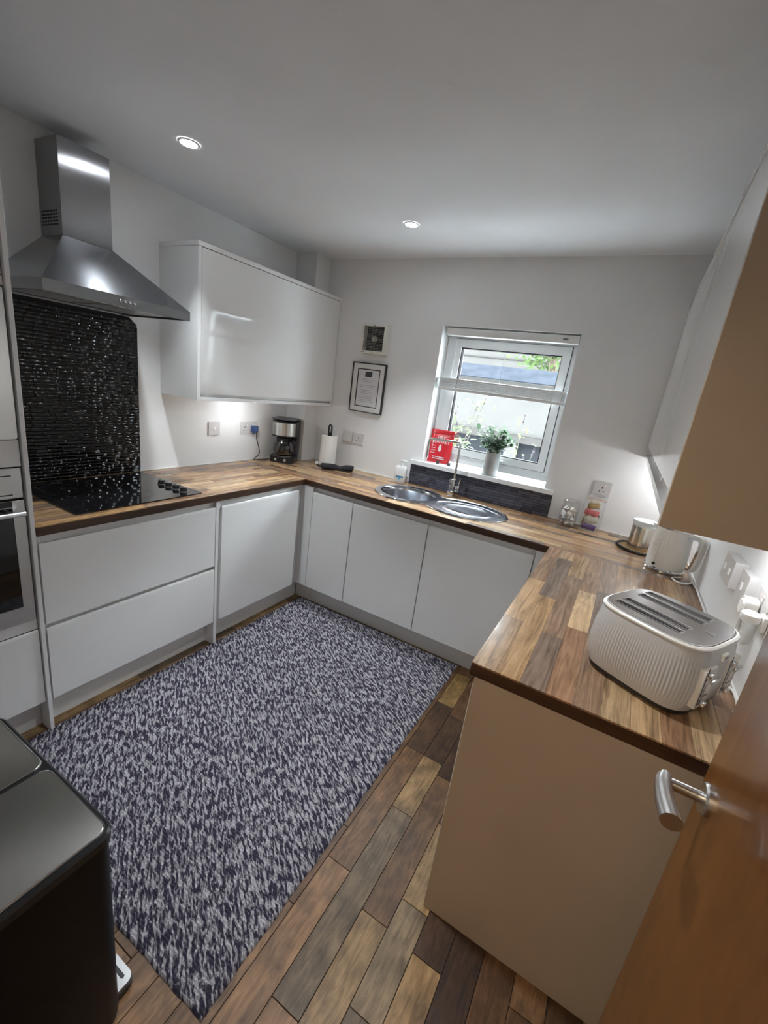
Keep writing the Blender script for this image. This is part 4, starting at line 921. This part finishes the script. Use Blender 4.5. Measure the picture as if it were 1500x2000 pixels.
# ---- extractor fan and framed notice
def fan():
    t = thing('extractor_fan', 'square white wall extractor fan above the framed notice', 'extractor fan', (0.66, 0, 1.772), 0, local=True)
    cx, z0, s = 0, 0.0, 0.200
    obj('housing', prism(rrect(-0.1, 0.1, 0.0, 0.2, 0.008, 3), [rect(-0.082, 0.082, 0.020, 0.184)], -0.055, -0.0005, 'xzy'), mat('cream_plastic', (0.78, 0.76, 0.70), 0.4), t)
    obj('back_plate', box(-0.0815, 0.0815, -0.012, -0.008, 0.0205, 0.1835), mat('shadow_grey', (0.03, 0.03, 0.03), 0.7), t)
    for k in range(7):
        a = 2 * PI * k / 7
        f = BM(); ri, ro = 0.02, 0.066
        q = [(ri, -0.2), (ro, -0.28), (ro, 0.28), (ri, 0.25)]
        pts = [(r * math.cos(a + d), -0.03 + 0.012 * d / 0.28, 0.1 + r * math.sin(a + d)) for r, d in q]
        vs = [f.verts.new(p) for p in pts] + [f.verts.new((p[0], p[1] + 0.002, p[2])) for p in pts]
        for i4 in ((0, 1, 2, 3), (7, 6, 5, 4), (0, 4, 5, 1), (1, 5, 6, 2), (2, 6, 7, 3), (3, 7, 4, 0)): f.faces.new([vs[i] for i in i4])
        obj('blade', f, mat('fan_blade', (0.06, 0.06, 0.06), 0.5), t)
    obj('hub', xform(lathe([(0.021, 0), (0.021, 0.02), (0.015, 0.026)], seg=28), Matrix.Translation((0, -0.026, 0.1)) @ Matrix.Rotation(R90, 4, 'X')), mat('fan_hub', (0.42, 0.42, 0.4), 0.4), t)
    for k in range(15):
        z = 0.027 + k * 0.0105
        obj('grille_bar', box(-0.0815, 0.0815, -0.0545, -0.0515, z, z + 0.0022), mat('grille_plastic', (0.30, 0.30, 0.28), 0.45), t, smooth=False)
    for x in (-0.012, 0.012): obj('grille_post', box(x - 0.0012, x + 0.0012, -0.051, -0.048, 0.0205, 0.1835), MATS['grille_plastic'], t)
    for z in (0.010, 0.190): obj('screw', xform(lathe([(0.004, 0), (0.003, 0.002)], seg=12), Matrix.Translation((0, -0.055, z)) @ Matrix.Rotation(R90, 4, 'X')), BLACKP, t)
    obj('maker_mark', box(-0.092, -0.066, -0.0556, -0.055, 0.007, 0.012), MATS['grey_print'], t)
fan()
def notice():
    t = thing('framed_notice', 'black framed notice with white mount below the extractor fan', 'picture frame', (0.632, 0, 1.355), 0, local=True)
    w, h = 0.142, 0.355
    obj('frame', prism(rect(-w, w, 0, h), [rect(-w + 0.007, w - 0.007, 0.007, h - 0.007)], -0.022, -0.0005, 'xzy'), BLACKP, t)
    obj('mount', prism(rect(-w + 0.0072, w - 0.0072, 0.0072, h - 0.0072), [rect(-0.097, 0.097, 0.04, h - 0.042)], -0.016, -0.012, 'xzy'), mat('white_card', (0.78, 0.78, 0.77), 0.7), t)
    obj('inner_border', prism(rect(-0.0968, 0.0968, 0.0402, h - 0.0422), [rect(-0.090, 0.090, 0.047, h - 0.049)], -0.0155, -0.010, 'xzy'), BLACKP, t)
    pp = obj('paper', box(-0.0898, 0.0898, -0.0135, -0.010, 0.0472, h - 0.0492), mat('notice_paper', (0.74, 0.74, 0.76), 0.7), t)
    ink = mat('grey_ink', (0.28, 0.28, 0.30), 0.7)
    obj('printed_logo', box(-0.030, 0.030, -0.0140, -0.0136, h - 0.098, h - 0.062), mat('logo_ink', (0.05, 0.05, 0.06), 0.6), pp)
    r = random.Random(4)
    for k in range(15):
        if k in (3, 6, 10): continue
        ww = r.uniform(0.045, 0.072); z = h - 0.112 - k * 0.0118
        obj('printed_line', box(-ww, ww * r.uniform(0.7, 1), -0.0139, -0.0136, z, z + 0.0022), ink, pp, smooth=False)
notice()

# ---- things on the back worktop
def paper_roll():
    x, y = 0.418, -0.128
    t = thing('paper_towel_roll', 'white kitchen paper roll on a black stand with a looped top', 'paper towel', (x, y, TOP + 0.0005))
    z = TOP + 0.0005
    obj('stand_base', lathe([(0.075, 0), (0.077, 0.004), (0.074, 0.010)], (x, y, z), 36), BLACKP, t)
    obj('pole', lathe([(0.007, 0.0102), (0.007, 0.262)], (x, y, z), 14), BLACKP, t)
    obj('loop', tube([(x - 0.012, y, z + 0.238), (x - 0.013, y, z + 0.30), (x - 0.008, y, z + 0.313), (x, y, z + 0.317), (x + 0.008, y, z + 0.313), (x + 0.013, y, z + 0.30), (x + 0.012, y, z + 0.238)], 0.0065, 10, 4), BLACKP, t)
    PAPER = mat('kitchen_paper', (0.86, 0.85, 0.82), 0.9, bump=(0.3, 400), spec=0.1)
    rl = obj('paper_roll', prism(ellipse(x, y, 0.062, 0.062, 44), [ellipse(x, y, 0.019, 0.019, 24)], z + 0.0105, z + 0.236, 'xyz'), PAPER, t)
    fl = loft([[(x - 0.0625 + 0.02 * i / 8 * 0 + (0.0635) * (1 - math.cos(0.35 * i / 8 * PI)) , y - 0.0632 * math.sin(0.3 + 0.35 * i / 8 * PI), zz) for i in range(9)] for zz in (z + 0.012, z + 0.20)], False, False, closed=False)
    fl.free()
    flap = BM(); pts = []
    for a, zz in ((3.5, 0.010), (4.2, 0.09), (4.9, 0.17), (5.2, 0.23)):
        pts.append((x + 0.0632 * math.cos(a), y + 0.0632 * math.sin(a), z + zz))
    a0 = [(x + 0.0645 * math.cos(3.45 + 0.25 * i), y + 0.0645 * math.sin(3.45 + 0.25 * i), z + 0.0105) for i in range(7)]
    a1 = [(x + 0.0645 * math.cos(3.45 + 0.25 * i), y + 0.0645 * math.sin(3.45 + 0.25 * i), z + 0.03 + 0.033 * i) for i in range(7)]
    b0 = [(p[0] + (x - p[0]) * 0.025, p[1] + (y - p[1]) * 0.025, p[2]) for p in a0]; b1 = [(p[0] + (x - p[0]) * 0.025, p[1] + (y - p[1]) * 0.025, p[2]) for p in a1]
    loft([[a0[i], a1[i], b1[i], b0[i]] for i in range(7)], True, True, flap)
    obj('loose_sheet', flap, PAPER, rl)
    tail = loft([[(x - 0.060, y - 0.02, z + 0.0105), (x - 0.050, y - 0.045, z + 0.0105), (x - 0.052, y - 0.042, z + 0.034), (x - 0.060, y - 0.02, z + 0.034)], [(x - 0.080, y - 0.045, z + 0.011), (x - 0.066, y - 0.062, z + 0.011), (x - 0.066, y - 0.062, z + 0.026), (x - 0.078, y - 0.045, z + 0.026)]])
    obj('sheet_corner', tail, PAPER, rl)
paper_roll()
def cloth_roll():
    a, b = Vector((0.462, -0.262, TOP + 0.0245)), Vector((0.648, -0.108, TOP + 0.0245))
    n = 24; pts = [a.lerp(b, i / n) for i in range(n + 1)]
    rad = [0.0235 - 0.008 * math.exp(-((i / n - 0.58) / 0.12) ** 2) for i in range(n + 1)]
    rad[0] = 0.019; rad[-1] = 0.020
    for p, r_ in zip(pts, rad): p.z = TOP + 0.0008 + r_
    t = thing('rolled_mat', 'dark grey rolled cloth tied in the middle in front of the paper roll', 'rolled cloth', (0.555, -0.185, TOP))
    m = mat('charcoal_cloth', (0.022, 0.022, 0.027), 0.85, bump=(0.4, 350))
    obj('cloth', tube(pts, rad, 22), m, t)
    k = 14; c = pts[k]; d = (b - a).normalized()
    obj('tie', tube([c - d * 0.006, c + d * 0.006], [rad[k] + 0.0006] * 2, 20), BLACKP, t)
cloth_roll()
def soap():
    x, y, z = 1.028, -0.058, TOP + 0.0005
    t = thing('soap_bottle', 'white pump soap bottle with blue label beside the sink', 'soap bottle', (x, y, z), math.radians(12), local=True)
    m = mat('soap_white', (0.84, 0.86, 0.86), 0.3)
    rr = lambda i, zz, r_=0.016: [(px, py, zz) for px, py in rrect(-0.044 + i, 0.044 - i, -0.024 + i * 0.6, 0.024 - i * 0.6, r_, 5)]
    obj('bottle', loft([rr(0.003, 0), rr(0, 0.006), rr(0, 0.10), rr(0.004, 0.113), rr(0.012, 0.121, 0.012)]), m, t)
    obj('label', box(-0.028, 0.028, -0.0246, -0.0243, 0.038, 0.05), mat('label_blue', lin((60, 130, 175)), 0.5), t)
    obj('label_drop', prism(ellipse(0, 0.031, 0.012, 0.009, 20), [], -0.0246, -0.0243, 'xzy'), mat('label_cyan', lin((110, 180, 215)), 0.5), t)
    obj('neck', lathe([(0.014, 0.1212), (0.014, 0.136), (0.005, 0.137), (0.005, 0.15)], (0, 0, 0), 20), m, t)
    obj('pump', merge(box(-0.014, 0.016, -0.010, 0.010, 0.1502, 0.165, 0.004), box(0.012, 0.04, -0.005, 0.005, 0.154, 0.163, 0.003)), m, t)
soap()
def pod_jar():
    x, y, z = 2.195, -0.082, TOP + 0.0005
    t = thing('pod_jar', 'small glass jar of silver coffee pods right of the sink', 'jar', (x, y, z))
    obj('jar_glass', lathe([(0.046, 0), (0.05, 0.004), (0.05, 0.105), (0.042, 0.122), (0.042, 0.135)], (x, y, z), 36, True, False), GLASS, t)
    obj('rim', lathe([(0.043, 0.135), (0.0455, 0.138), (0.0455, 0.148), (0.041, 0.15)], (x, y, z), 36, False, False), GLASS, t)
    obj('stopper', lathe([(0.038, 0.140), (0.040, 0.152), (0.034, 0.158)], (x, y, z), 32), GLASS, t)
    r = random.Random(2); base = None
    foil = mat('silver_foil', (0.80, 0.80, 0.80), 0.22, 1.0); foil2 = mat('white_foil', (0.82, 0.80, 0.74), 0.35, 0.3)
    spots = [(0.024, 0, 0.018), (-0.024, 0.006, 0.018), (0.002, -0.027, 0.018), (0.002, 0.027, 0.018), (0.022, -0.018, 0.046), (-0.022, -0.016, 0.044), (-0.006, 0.022, 0.046), (0.024, 0.016, 0.07), (-0.024, 0.004, 0.072), (0.002, -0.024, 0.074), (0.004, 0.014, 0.096), (-0.018, -0.012, 0.1), (0.018, -0.014, 0.1)]
    for i, (dx, dy, dz) in enumerate(spots):
        b = lathe([(0.010, -0.012), (0.0135, -0.009), (0.0155, 0.010), (0.0185, 0.011), (0.0185, 0.0125)], (0, 0, 0), 18)
        xform(b, Matrix.Translation((x + dx, y + dy, z + dz)) @ Matrix.Rotation(r.uniform(0, 6), 4, 'Z') @ Matrix.Rotation(r.uniform(0.3, 2.6), 4, 'X'))
        tag(obj('coffee_pod', b, foil if i % 3 else foil2), 'small silver coffee pod inside the glass jar right of the sink', 'coffee pod', 'coffee pods in the small glass jar')
pod_jar()
def snack_jar():
    x, y, z = 2.318, -0.078, TOP + 0.0005
    t = thing('snack_jar', 'tall clip-top glass jar full of wrapped snacks before the wall socket', 'jar', (x, y, z))
    obj('jar_glass', lathe([(0.052, 0), (0.058, 0.005), (0.058, 0.15), (0.046, 0.176), (0.046, 0.19)], (x, y, z), 36, True, False), GLASS, t)
    obj('lid', lathe([(0.047, 0.1925), (0.049, 0.197), (0.046, 0.21), (0.03, 0.219), (0.012, 0.222)], (x, y, z), 36), GLASS, t)
    obj('seal', lathe([(0.0465, 0.1902), (0.050, 0.1908), (0.0465, 0.1924)], (x, y, z), 36, False, False), mat('orange_seal', lin((230, 160, 110)), 0.5), t)
    obj('clip_wire', tube([(x + 0.05, y - 0.012, z + 0.178), (x + 0.058, y - 0.012, z + 0.20), (x + 0.05, y, z + 0.215), (x + 0.058, y + 0.012, z + 0.20), (x + 0.05, y + 0.012, z + 0.178)], 0.0016, 8, 4), SATIN, t)
    packs = [('purple', (86, 62, 128), 0.0, -0.036, 0.028, 0.075, 0.034, 0.1, 'purple wrapped snack bar at the bottom of the snack jar'),
             ('white', (206, 205, 190), 0.004, -0.032, 0.070, 0.075, 0.042, -0.15, 'white wrapped snack bar in the middle of the snack jar'),
             ('pink', (196, 96, 100), -0.002, -0.034, 0.113, 0.078, 0.036, 0.1, 'pink wrapped snack bar in the snack jar'),
             ('gold', (176, 146, 84), 0.0, -0.018, 0.150, 0.068, 0.034, -0.12, 'gold wrapped snack bar at the top of the snack jar'),
             ('ochre', (150, 128, 74), -0.030, -0.004, 0.050, 0.05, 0.08, 0.2, 'ochre wrapped snack bar at the left of the snack jar'),
             ('green', (70, 90, 84), 0.026, 0.004, 0.085, 0.05, 0.05, 0.3, 'dark green wrapped snack bar at the right of the snack jar'),
             ('cream', (215, 205, 175), 0.0, 0.012, 0.158, 0.06, 0.03, 0.0, 'cream wrapped snack bar behind the gold one in the jar')]
    for n, c, dx, dy, dz, ww, hh, tilt, lab in packs:
        rings = []
        for i in range(9):
            k = i / 8 * 2 - 1; th = 0.0085 * (1 - abs(k) ** 4) + 0.0006
            px = k * ww / 2
            rings.append([(px, th * math.cos(a), hh / 2 * math.sin(a) * (0.92 if abs(k) > 0.9 else 1)) for a in [2 * PI * q / 12 for q in range(12)]])
        b = loft(rings)
        xform(b, Matrix.Translation((x + dx, y + dy, z + dz)) @ Matrix.Rotation({'ochre': 1.1, 'green': -1.0}.get(n, 0.12), 4, 'Z') @ Matrix.Rotation(tilt, 4, 'Y'))
        tag(obj('snack_bar', b, mat('wrap_' + n, lin(c), 0.3, coat=0.2)), lab, 'snack bar', 'snack bars in the tall jar')
snack_jar()
def canister_tray():
    x, y, z = 2.588, -0.235, TOP + 0.0005
    t = thing('round_tray', 'round black beaded tray below the steel canister', 'tray', (x, y, z))
    BL = mat('black_bead', (0.010, 0.010, 0.010), 0.3)
    obj('tray_plate', lathe([(0.100, 0), (0.104, 0.003), (0.103, 0.006)], (x, y, z), 44), mat('woven_straw', lin((176, 142, 98)), 0.8, vary=(0.4, 200)), t)
    bead = obj('bead', lathe([(0.002, -0.0075), (0.0065, -0.005), (0.0085, 0), (0.0065, 0.005), (0.002, 0.0075)], (x + 0.107, y, z + 0.0085), 10), BL, t)
    L0 = bead.location.copy()
    for k in range(1, 40):
        a = 2 * PI * k / 40; copy_part(bead, t, (0.107 * math.cos(a), 0.107 * math.sin(a), L0.z))
    cz = z + 0.0065
    c = thing('canister', 'ribbed steel canister with clear lid on the black tray', 'canister', (x - 0.004, y, cz))
    N = 72
    ring = lambda r_, zz, d=0.0: [(x - 0.004 + (r_ + (d if i % 2 else 0)) * math.cos(2 * PI * i / N), y + (r_ + (d if i % 2 else 0)) * math.sin(2 * PI * i / N), cz + zz) for i in range(N)]
    obj('body', loft([ring(0.054, 0), ring(0.056, 0.002), ring(0.056, 0.006, 0.0012), ring(0.056, 0.122, 0.0012), ring(0.056, 0.126)]), brushed('canister_steel', (0.66, 0.62, 0.56), 0.2, (0, 0, 1), 0.5), c)
    obj('collar', lathe([(0.0575, 0.1262), (0.059, 0.128), (0.059, 0.142), (0.057, 0.144)], (x - 0.004, y, cz), 40), mat('pale_lid', (0.72, 0.76, 0.75), 0.2), c)
    obj('lid', lathe([(0.058, 0.1442), (0.061, 0.147), (0.061, 0.155), (0.05, 0.159)], (x - 0.004, y, cz), 40), mat('pale_lid', (0.72, 0.76, 0.75), 0.2), c)
canister_tray()

# ---- on the window sill
def fire_blanket():
    z = 1.0865
    t = thing('fire_blanket', 'red fire blanket packet leaning in the left window corner', 'fire blanket', (1.245, 0.075, z), math.radians(5), local=True)
    RED = mat('red_vinyl', lin((214, 40, 52)), 0.4, coat=0.1)
    T = Matrix.Rotation(math.radians(-7), 4, 'X')
    w = 0.083
    def pillow(hw, z0, z1, th):
        rings = []
        for i in range(11):
            k = i / 10 * 2 - 1; tt = th * (1 - abs(k) ** 5) + 0.002
            rings.append([(hw * 1.0 * u, -tt * (1 - abs(u) ** 6) if s > 0 else tt * 0.3 * (1 - abs(u) ** 6), z0 + (z1 - z0) * (k + 1) / 2) for s, us in ((1, [-1 + 0.25 * q for q in range(9)]), (-1, [1 - 0.25 * q for q in range(9)])) for u in us])
        return xform(loft(rings), T)
    p = obj('packet', pillow(w, 0.0, 0.205, 0.016), RED, t)
    obj('top_flap', xform(box(-w - 0.001, w + 0.001, -0.006, 0.003, 0.206, 0.236, 0.002), T), RED, t)
    LT = mat('white_print', (0.85, 0.80, 0.78), 0.5)
    def txt(s, size, zz, x=0.0):
        b = text_bm(s, size); xform(b, T @ Matrix.Translation((x, -0.0192, zz)) @ Matrix.Rotation(R90, 4, 'X')); obj('lettering', b, LT, p, smooth=False)
    txt('FIRE', 0.034, 0.178); txt('BLANKET', 0.030, 0.150)
    obj('pictogram', xform(prism([(-0.012, 0.085), (0.004, 0.080), (0.012, 0.10), (0.008, 0.128), (-0.004, 0.133), (-0.010, 0.115)], [], -0.0194, -0.0186, 'xzy'), T), LT, p)
    for k in range(4):
        obj('printed_line', xform(box(-0.066, -0.032, -0.0186, -0.0178, 0.118 - k * 0.017, 0.121 - k * 0.017), T), LT, p, smooth=False)
    for k in range(2):
        obj('printed_line', xform(box(-0.045, 0.045, -0.0188, -0.018, 0.040 - k * 0.012, 0.045 - k * 0.012), T), LT, p, smooth=False)
    for x in (-0.006, 0.078):
        obj('pull_tab', loft([[(x, -0.016, 0.018), (x + 0.022, -0.016, 0.018), (x + 0.022, -0.0145, 0.018), (x, -0.0145, 0.018)], [(x + 0.004, -0.034, 0.0016), (x + 0.026, -0.034, 0.0016), (x + 0.026, -0.034, 0.0002), (x + 0.004, -0.034, 0.0002)], [(x + 0.01, -0.052, 0.0016), (x + 0.03, -0.052, 0.0016), (x + 0.03, -0.052, 0.0002), (x + 0.01, -0.052, 0.0002)]]), BLACKP, t)
fire_blanket()
def leaf_mesh(bm, c, d, up, L, w):
    side = d.cross(up); side = side.normalized() if side.length > 1e-4 else Vector((1, 0, 0)); nn = side.cross(d).normalized()
    p = [c, c + d * L * 0.35 + side * w * 0.5 + nn * L * 0.05, c + d * L * 0.75 + side * w * 0.38 + nn * L * 0.02, c + d * L, c + d * L * 0.75 - side * w * 0.38 + nn * L * 0.02, c + d * L * 0.35 - side * w * 0.5 + nn * L * 0.05, c + d * L * 0.5 - nn * L * 0.04]
    v = [bm.verts.new(q) for q in p]
    for a, b in ((0, 1), (1, 2), (2, 3), (3, 4), (4, 5), (5, 0)): bm.faces.new((v[a], v[b], v[6]))
def leafmat(name, c, tr=0.35):
    m = mat(name, lin(c), 0.5, vary=(0.35, 40)); b = m.node_tree.nodes['Principled BSDF']; b.inputs['Transmission Weight'].default_value = 0.0
    nt = m.node_tree; ts = nt.nodes.new('ShaderNodeBsdfTranslucent'); ts.inputs[0].default_value = (*lin(c), 1)
    mx = nt.nodes.new('ShaderNodeMixShader'); mx.inputs[0].default_value = tr
    out = [n for n in nt.nodes if n.type == 'OUTPUT_MATERIAL'][0]
    nt.links.new(b.outputs[0], mx.inputs[1]); nt.links.new(ts.outputs[0], mx.inputs[2]); nt.links.new(mx.outputs[0], out.inputs[0]); return m
def potted_plant():
    x, y, z = 1.640, 0.040, 1.0865
    t = thing('potted_plant', 'leafy green plant in a tapered pale metal pot on the window sill', 'potted plant', (x, y, z))
    obj('pot', lathe([(0.052, 0), (0.054, 0.002), (0.050, 0.08), (0.047, 0.150), (0.0485, 0.154), (0.046, 0.154), (0.045, 0.135)], (x, y, z), 40, True, True), mat('pale_zinc', (0.55, 0.58, 0.58), 0.35, 0.6, vary=(0.25, 18)), t)
    obj('soil', lathe([(0.0445, 0.1352), (0.0445, 0.14)], (x, y, z), 24), mat('soil', (0.03, 0.02, 0.015), 0.95), t)
    r = random.Random(12); b = BM(); st = BM(); c0 = Vector((x, y, z + 0.14))
    for k in range(46):
        a = r.uniform(0, 2 * PI); e = r.uniform(0.02, 0.135); hgt = r.uniform(0.03, 0.215) * (1 - 0.25 * e / 0.115)
        tip = c0 + Vector((e * math.cos(a), e * math.sin(a) * 0.75, hgt)); mid = c0.lerp(tip, 0.5) + Vector((0, 0, 0.02))
        s0 = c0 + Vector((0.03 * math.cos(a), 0.03 * math.sin(a), 0))
        if tip.y > 0.095: tip.y = 0.095
        tube([s0, mid, tip], 0.0014, 5, 3, st)
        for q in range(7):
            k2 = r.uniform(0.45, 1.0); p = s0.lerp(tip, k2) + Vector((0, 0, 0.01))
            d = Vector((r.gauss(0, 1), r.gauss(0, 0.7), r.uniform(-0.3, 0.7))).normalized(); L = r.uniform(0.030, 0.050)
            if p.y + d.y * L > 0.1: d.y = -abs(d.y)
            leaf_mesh(b, p, d, Vector((0, 0, 1)), L, L * 0.62)
    obj('stems', st, leafmat('stem_green', (96, 112, 72), 0.1), t)
    obj('foliage', b, leafmat('leaf_green', (104, 132, 104), 0.4), t, recalc=False)
potted_plant()

# ================================================================== OUTSIDE
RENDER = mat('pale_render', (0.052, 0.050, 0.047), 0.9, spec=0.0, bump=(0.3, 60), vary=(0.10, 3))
def outside():
    tag(obj('yard_ground', box(-4, 6, 0.28, 7.0, -0.1, 0.0), mat('pale_paving', (0.78, 0.79, 0.80), 0.9, vary=(0.2, 4))), 'pale paved yard outside the window', 'ground', kind='structure')
    t = thing('garden_wall', 'pale rendered garden wall with dark coping outside the window', 'garden wall', (1.0, 2.3, 0))
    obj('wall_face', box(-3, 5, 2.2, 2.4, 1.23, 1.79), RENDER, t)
    obj('ledge', box(-3, 5, 2.16, 2.4, 1.15, 1.229), mat('grey_stone', (0.034, 0.032, 0.030), 0.85, spec=0.0, vary=(0.15, 5)), t)
    obj('lower_face', box(-3, 5, 2.24, 2.4, 0.0, 1.149), mat('grey_block', (0.015, 0.016, 0.018), 0.85, spec=0.0, vary=(0.2, 6)), t)
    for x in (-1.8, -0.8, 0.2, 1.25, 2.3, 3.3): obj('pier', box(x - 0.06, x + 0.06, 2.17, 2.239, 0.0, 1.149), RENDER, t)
    obj('coping', loft([[(xx, 2.10, 1.80), (xx, 2.12, 1.79), (xx, 2.46, 1.86), (xx, 2.46, 1.955), (xx, 2.40, 1.955)] for xx in (-3, 5)]), mat('blue_slate', lin((40, 43, 48)), 0.9, spec=0.0, vary=(0.3, 8)), t)
    t2 = thing('neighbour_wall', 'pale house wall standing behind the garden wall outside', 'wall', (1.0, 4.6, 0))
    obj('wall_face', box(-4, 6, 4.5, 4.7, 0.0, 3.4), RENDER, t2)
    for z in (2.22, 2.40): obj('cladding_line', box(-4, 6, 4.485, 4.4995, z, z + 0.02), mat('grey_stone', (0.034, 0.032, 0.030)), t2)
    def shrub(name, label, cat, base, stems, n, col, spread, L, flower=None, tall=1.0, seed=1):
        r = random.Random(seed); t = thing(name, label, cat, base)
        b, s, f = BM(), BM(), BM(); B = Vector(base)
        for (dx, dy, dz) in stems:
            tip = B + Vector((dx, dy, dz)); mid = B.lerp(tip, 0.55) + Vector((dx * -0.15, 0, 0.05))
            P = smooth_path([B + Vector((dx * 0.1, 0, 0)), mid, tip], 8); tube(P, [0.006 - 0.0035 * i / len(P) for i in range(len(P))], 5, 0, s)
            for q in range(n):
                p = P[int(r.uniform(0.25, 1) * (len(P) - 1))] + Vector((r.gauss(0, spread), r.gauss(0, spread), r.gauss(0, spread)))
                d = Vector((r.gauss(0, 1), r.gauss(0, 1), r.gauss(0, 0.6))).normalized(); l = L * r.uniform(0.6, 1.3)
                leaf_mesh(b, p, d, Vector((0, 0, 1)), l, l * 0.38)
            if flower:
                e = (P[-1] - P[-4]).normalized()
                for q in range(26):
                    p = P[-1] + e * r.uniform(-0.05, 0.06); d = Vector((r.gauss(0, 1), r.gauss(0, 1), r.gauss(0, 1))).normalized(); leaf_mesh(f, p, d, Vector((0, 0, 1)), 0.018, 0.012)
        obj('stems', s, leafmat('twig_' + name, (64, 64, 48), 0.0), t); obj('foliage', b, leafmat('foliage_' + name + str(seed), col, 0.45), t, recalc=False)
        if flower: obj('flowers', f, leafmat('flower_' + name, flower, 0.2), t, recalc=False)
        else: f.free()
    shrub('buddleia_shrub', 'loose green shrub with dusky flower spikes outside the left of the window', 'shrub', (0.98, 1.0, 0.0), [(0.0, 0, 1.42), (0.20, -0.05, 1.50), (0.24, 0.02, 1.58), (-0.1, 0, 1.5), (0.1, 0.1, 1.2), (0.06, -0.1, 1.3)], 46, (74, 90, 56), 0.045, 0.07, (60, 46, 54), seed=3)
    shrub('buddleia_shrub', 'small green shrub with one dark flower spike outside the right of the window', 'shrub', (1.56, 1.0, 0.0), [(0.03, 0, 1.44), (0.16, 0.02, 1.2), (-0.12, 0, 1.12), (0.08, 0.05, 1.1)], 30, (80, 98, 52), 0.04, 0.06, (50, 38, 48), seed=5)
    r = random.Random(8); t = thing('tree', 'bright green tree crown above the garden wall outside the window', 'tree', (1.3, 3.3, 0))
    b, s = BM(), BM()
    tube([(1.3, 3.3, 0), (1.35, 3.3, 1.4), (1.3, 3.25, 2.6)], [0.06, 0.05, 0.03], 8, 5, s)
    for k in range(16):
        e = Vector((1.3 + r.uniform(-0.7, 0.9), 3.25 + r.uniform(-0.35, 0.35), r.uniform(2.1, 3.2))); o0 = Vector((1.32, 3.28, r.uniform(1.7, 2.4)))
        tube([o0, o0.lerp(e, 0.5) + Vector((0, 0, 0.1)), e], 0.008, 5, 4, s)
        for q in range(75):
            p = o0.lerp(e, r.uniform(0.35, 1.1)) + Vector((r.gauss(0, 0.10), r.gauss(0, 0.10), r.gauss(0, 0.10))); d = Vector((r.gauss(0, 1), r.gauss(0, 1), r.gauss(-0.3, 0.6))).normalized()
            leaf_mesh(b, p, d, Vector((0, 0, 1)), 0.10 * r.uniform(0.7, 1.3), 0.045)
    obj('trunk', s, mat('bark', lin((96, 84, 70)), 0.9, vary=(0.3, 30)), t); obj('crown', b, leafmat('tree_leaf', (76, 98, 52), 0.45), t, recalc=False)
outside()
